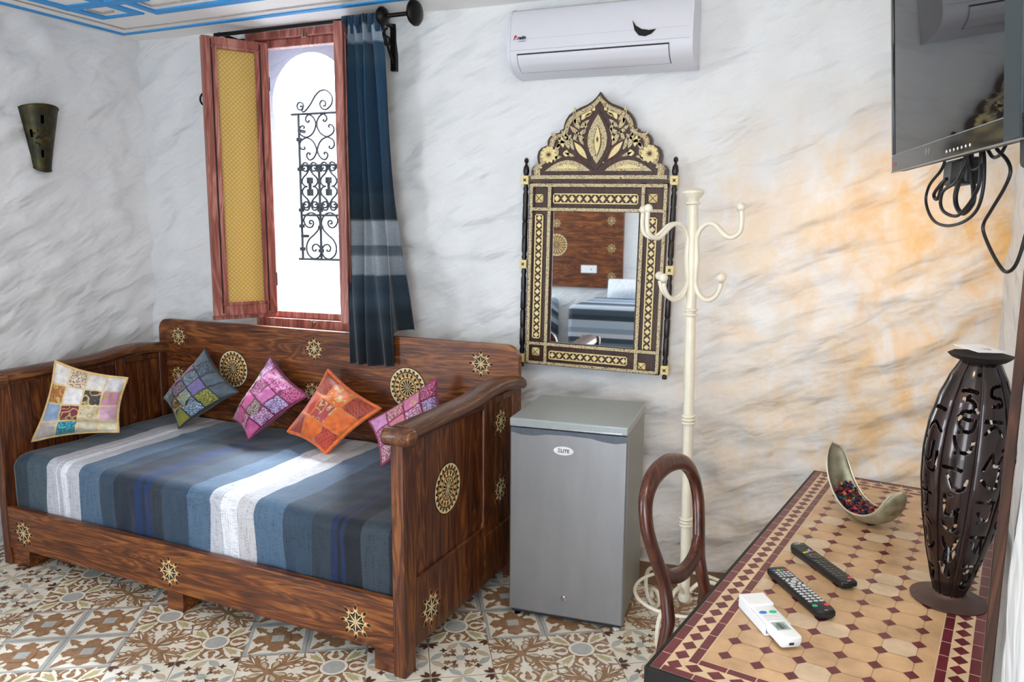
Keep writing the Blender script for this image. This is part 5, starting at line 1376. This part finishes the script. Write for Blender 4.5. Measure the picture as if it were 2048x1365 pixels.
# ------------------------------------------------------------------ television on its wall bracket
M_tvb=mat('gloss_dark_bezel','#0d1114',.08,var=.02,spec=.6); M_tvc=mat('matt_black_case','#141619',.45)
m, nt, b = newmat('tv_screen_glass'); b.inputs['Base Color'].default_value=(.004,.004,.005,1); b.inputs['Roughness'].default_value=.025; b.inputs['Specular IOR Level'].default_value=.24; M_scr=m
tv=thing('television','black flat screen television on a wall bracket at the right','television',(.169,2.194,1.732),0,rot=(R(4.5),0,-1.4232))
TVW,TVH=.785,.475
mb=MB(); mb.box(0,TVW,.006,.034,0,TVH); mb.box(.12,TVW-.12,.034,.055,.06,TVH-.08); obj('case',mb,M_tvc,tv,bevel=.004)
mb=MB()
mb.box(0,TVW,0,.008,0,.040); mb.box(0,TVW,0,.008,TVH-.022,TVH); mb.box(0,.016,0,.008,.04,TVH-.022); 
obj('bezel',mb,M_tvb,tv,bevel=.002)
mb=MB(); mb.box(TVW-.07,TVW,-.001,.008,.0,TVH)
obj('side_bezel',mb,mat('dark_teal_casing','#1c2b31',.42,var=.05),tv,bevel=.003)
mb=MB(); mb.box(.016,TVW-.07,.003,.008,.04,TVH-.022); obj('screen',mb,M_scr,tv)
mb=MB(); mb.box(.012,TVW-.07,-.0006,.001,.0385,.0405); mb.box(0,TVW,-.0012,.004,-.002,.001); obj('chrome_line',mb,mat('grey_trim_line','#8a8c8e',.3,.5),tv)
mb=MB(); mb.prism(circ(.029,.017,.0045,12),lambda x,z,h:(x,-h,z),0,.0008); mb.prism(rect(.036,.0135,.043,.0205),lambda x,z,h:(x,-h,z),0,.0008); obj('logo',mb,mat('red_logo','#a8324a',.4),tv)
mb=MB()
for k in range(7): mb.prism(circ(.43+.022*k,.012,.0028,8),lambda x,z,h:(x,-h,z),0,.001)
obj('control_dots',mb,mat('white_icon','#d8dce6',.4),tv)
mb=MB()
for k in range(2): mb.prism(circ(.295+.02*k,.024,.008,12),lambda x,z,h:(x,-h,z),0,.0006)
obj('sticker',mb,mat('grey_sticker','#6a6b66',.5),tv)
mb=MB(); mb.box(.30,.52,.055,.070,.10,.36); mb.tube([(.41,.07,.23),(.50,.14,.23),(.41,.20,.23)],.018,10); mb.box(.33,.49,.195,.215,.10,.36); obj('wall_bracket',mb,M_tvc,tv,bevel=.003)
mb=MB(); mb.box(.74,.80,.012,.05,-.045,.02); obj('bracket_foot',mb,M_tvc,tv,bevel=.01,seg=3)
# power brick and looped cables hanging under the set
M_cab=mat('black_cable','#0e0f10',.45)
TVO=Vector((0,0,0))
pb=thing('power_adapter','black power adapter hanging under the television','power adapter',(.2695,1.947,1.713),-1.4232)
mb=MB(); mb.box(-.062,.068,-.0,.040,-.026,.030); obj('case',mb,M_tvc,pb,bevel=.008,seg=3)
mb=MB(); mb.box(-.060,-.01,-.0008,.0,-.024,.024); obj('label_plate',mb,mat('grey_plate','#6d6f70',.4),pb)
cables=[('black cable in the widest outer loop under the television',[(.256,1.97,1.74),(.251,1.986,1.72),(.24,2.053,1.694),(.237,2.076,1.662),(.242,2.042,1.629),(.251,1.983,1.607),(.264,1.896,1.6),(.278,1.798,1.609),(.288,1.736,1.632),(.291,1.716,1.67),(.29,1.72,1.715),(.288,1.732,1.745)],.0042),
 ('black cable in the middle loop beside the power adapter',[(.276,1.82,1.748),(.274,1.83,1.728),(.266,1.882,1.692),(.254,1.959,1.676),(.252,1.975,1.65),(.257,1.939,1.629),(.269,1.862,1.62),(.277,1.805,1.637),(.283,1.765,1.66),(.286,1.745,1.686),(.285,1.755,1.745)],.0045),
 ('thick black cable in the narrow inner loop under the television',[(.273,1.84,1.748),(.271,1.845,1.737),(.268,1.871,1.698),(.265,1.89,1.665),(.267,1.874,1.639),(.273,1.833,1.625),(.279,1.794,1.637),(.281,1.778,1.656),(.278,1.799,1.701),(.275,1.82,1.748)],.0062),
 ('short black cable folded in a small loop below the power adapter',[(.257,1.941,1.70),(.252,1.977,1.69),(.246,2.015,1.672),(.248,2.005,1.66),(.251,1.981,1.663),(.254,1.963,1.69),(.257,1.93,1.70)],.0050),
 ('small black cable ring close under the screen edge',[(.276,1.816,1.748),(.279,1.797,1.715),(.282,1.773,1.71),(.286,1.747,1.718),(.287,1.742,1.748)],.0040),
 ('short black cable bow at the near end under the screen',[(.288,1.731,1.745),(.293,1.698,1.726),(.298,1.663,1.728),(.302,1.641,1.745)],.0040),
 ('long black power cord dropping down to the right wall',[(.297,1.68,1.748),(.299,1.66,1.735),(.306,1.613,1.714),(.309,1.593,1.692),(.306,1.614,1.665),(.299,1.663,1.63),(.294,1.696,1.604),(.295,1.689,1.585),(.302,1.642,1.552),(.309,1.593,1.527),(.313,1.564,1.521),(.317,1.536,1.53),(.32,1.517,1.553),(.324,1.50,1.60),(.333,1.48,1.64)],.0040)]
for k,(lab,pts,r) in enumerate(cables):
    sh=Vector((.003*(k%3),0,0))
    mb=MB(); mb.tube(smooth_path([Vector(p)+sh for p in pts],5),r*.8,8)
    o=obj('cable',mb,M_cab); tag(o,lab,'cable','cables hanging under the television')
# wooden edge board on the right wall
mb=MB(); mb.box(-.006,.0065,-.02,.02,0,2.05)
o=struct(obj('trim_right_wall',mb,wood('dark_door_trim','#1c0d06','#3f2110','#5e3820',(9,9,1),.75,3,.1,0),bevel=.002)); o.location=(.2735,1.236,0); o.rotation_euler=(0,0,-.18)

# ------------------------------------------------------------------ behind the camera: what the mirror shows
hp=thing('headboard_panel','dark carved wooden headboard panel fixed to the rear wall','headboard',(-1.9,RY+.0,0))
mpn=lambda x,z,h:(x,.035+h,z)
mb=MB(); mb.box(-1.5,0,.0,.035,.92,1.80); pn=obj('board',mb,M_bedw,hp,bevel=.004)
mpn2=lambda x,z,h:(-x,.035+h,z)
for x,z in ((.135,1.642),(.127,1.349),(.119,1.047),(.749,1.612),(1.36,1.642),(1.36,1.349)): carved_star('carved_star',mpn2,x,z,.060,pn)
medallion(mpn2,.745,1.378,.125,pn)
mb=MB(); mb.box(-.46,-.285,.0,.045,1.08,1.163); so=obj('socket_plate',mb,M_wr,pn,bevel=.003)
mb=MB(); mb.prism(circ(.345,1.12,.007,12),mpn2,.008,.0115); obj('socket_button',mb,M_dk,so)
def rear_bed(x0,x1,label,top):
    r=thing('bed',label,'bed',(x0,RY+.03,0))
    w=x1-x0
    m2,nt2,b2=newmat('striped_blanket_rear'); v2=coords(nt2); s2=nt2.nodes.new('ShaderNodeSeparateXYZ'); nt2.links.new(v2,s2.inputs[0])
    f2=nd(nt2,'ShaderNodeMath',operation='MULTIPLY_ADD'); f2.inputs[1].default_value=.8; nt2.links.new(s2.outputs['Y'],f2.inputs[0])
    f3=nd(nt2,'ShaderNodeMath',operation='MULTIPLY'); f3.inputs[1].default_value=-2.4; nt2.links.new(s2.outputs['Z'],f3.inputs[0]); nt2.links.new(f3.outputs[0],f2.inputs[2])
    f4=nd(nt2,'ShaderNodeMath',operation='FRACT'); nt2.links.new(f2.outputs[0],f4.inputs[0])
    o2=ramp(nt2,f4.outputs[0],[(0,'#26323d'),(.12,'#9fb0c2'),(.3,'#7d90a3'),(.42,'#b6c0cc'),(.52,'#2c3b49'),(.64,'#5c7286'),(.72,'#b9c2cd'),(.86,'#3d4f61')],'CONSTANT'); nt2.links.new(o2,b2.inputs['Base Color']); b2.inputs['Roughness'].default_value=.85
    mb=MB(); mb.box(0,w,.0,.95,.30,top); obj('blanket',mb,m2,r,bevel=.05,seg=4)
    mb=MB(); mb.box(.02,w-.02,.02,.93,.12,.31); obj('bed_frame',mb,M_bedw,r,bevel=.004)
    for x in (.04,w-.10):
        for y in (.06,.85): mb=MB(); mb.box(x,x+.06,y,y+.06,0,.13); obj('leg',mb,M_bedw,r)
    return r
rear_bed(-2.22,-1.30,'bed with a blue striped blanket below the rear headboard panel, carrying a pillow',.82)
rear_bed(-3.55,-2.60,'bed with a blue striped blanket beside the left end of the rear headboard panel',.80)
pw=thing('pillow','white pillow leaning on the rear wall at the head of the striped bed','pillow',(-1.80,RY+.17,.83))
mb=MB(); mb.grid(lambda u,v_:(-.23+.46*u,.07*math.sin(PI*v_)*math.sin(PI*u)**.6-.05*(v_)-.0,.20*v_),20,12); mb.grid(lambda u,v_:(-.23+.46*u,-.06*math.sin(PI*v_)*math.sin(PI*u)**.6-.05*v_,.20*v_),20,12)
obj('pillowcase',mb,mat('white_pillowcase','#e6ebf2',.85),pw,ang=180)
# ------------------------------------------------------------------ light and camera
w=bpy.data.worlds.new('sky'); sc.world=w; w.use_nodes=True
bg=w.node_tree.nodes['Background']; bg.inputs[0].default_value=(.86,.93,1.0,1); bg.inputs[1].default_value=4.0
def area(name,loc,target,sx_v,sy_v,power,col):
    l=bpy.data.lights.new(name,'AREA'); l.shape='RECTANGLE'; l.size=sx_v; l.size_y=sy_v; l.energy=power; l.color=col
    o=bpy.data.objects.new(name,l); C.objects.link(o); o.location=loc
    o.rotation_euler=(Vector(target)-Vector(loc)).to_track_quat('-Z','Y').to_euler(); return o
area('sky_over_the_house',(-2.7,5.6,4.7),(-2.5,3.5,1.7),2.4,1.6,3200,(.80,.90,1.0))
area('rear_fill',(-.2,RY-.25,1.5),(-1.2,3.2,1.2),1.3,1.9,34,(.80,.90,1.0))  # added fill light behind the camera, shining through the rear opening
area('left_fill',(-4.25,-.55,1.45),(-1.6,2.8,.9),1.1,1.9,55,(.84,.92,1.0))  # second added fill, unseen outside the left wall, to light from that side
def spot(name,loc,target,ang,blend,power,col,rad=.05):
    l=bpy.data.lights.new(name,'SPOT'); l.energy=power; l.color=col; l.spot_size=R(ang); l.spot_blend=blend; l.shadow_soft_size=rad
    o=bpy.data.objects.new(name,l); C.objects.link(o); o.location=loc
    o.rotation_euler=(Vector(target)-Vector(loc)).to_track_quat('-Z','Y').to_euler(); return o
spot('wall_lamp',(.42,2.72,1.95),(.12,3.5,1.15),105,1.0,15,(1.0,.62,.28),.06)
l=bpy.data.lights.new('ceiling_lamp','POINT'); l.energy=14; l.color=(1.0,.80,.58); l.shadow_soft_size=.12
o=bpy.data.objects.new('ceiling_lamp',l); C.objects.link(o); o.location=(-.1,1.2,2.45)
sc.view_settings.view_transform='Standard'; sc.view_settings.look='None'; sc.view_settings.exposure=0.22; sc.view_settings.gamma=1.0; sc.view_settings.use_curve_mapping=False
sc.cycles.use_denoising=True; sc.cycles.max_bounces=10; sc.cycles.diffuse_bounces=6; sc.cycles.transmission_bounces=6
# camera
cd_=bpy.data.cameras.new('camera'); cam=bpy.data.objects.new('camera',cd_); C.objects.link(cam); sc.camera=cam
f_px,yaw,pitch,roll,hgt=1552.1278,.3684275,.1491666,.0069782,1.5963
cd_.sensor_width=36; cd_.lens=f_px/2048*36; cd_.clip_start=.02
cyw,syw=math.cos(yaw),math.sin(yaw); fwd=Vector((-syw,cyw,0)); right=Vector((cyw,syw,0)); up=Vector((0,0,1))
f2=fwd*math.cos(pitch)-up*math.sin(pitch); u2=up*math.cos(pitch)+fwd*math.sin(pitch)
r3=right*math.cos(roll)+u2*math.sin(roll); u3=u2*math.cos(roll)-right*math.sin(roll)
Mc=Matrix((( r3.x,u3.x,-f2.x,0),(r3.y,u3.y,-f2.y,0),(r3.z,u3.z,-f2.z,hgt),(0,0,0,1)))
cam.matrix_world=Mc
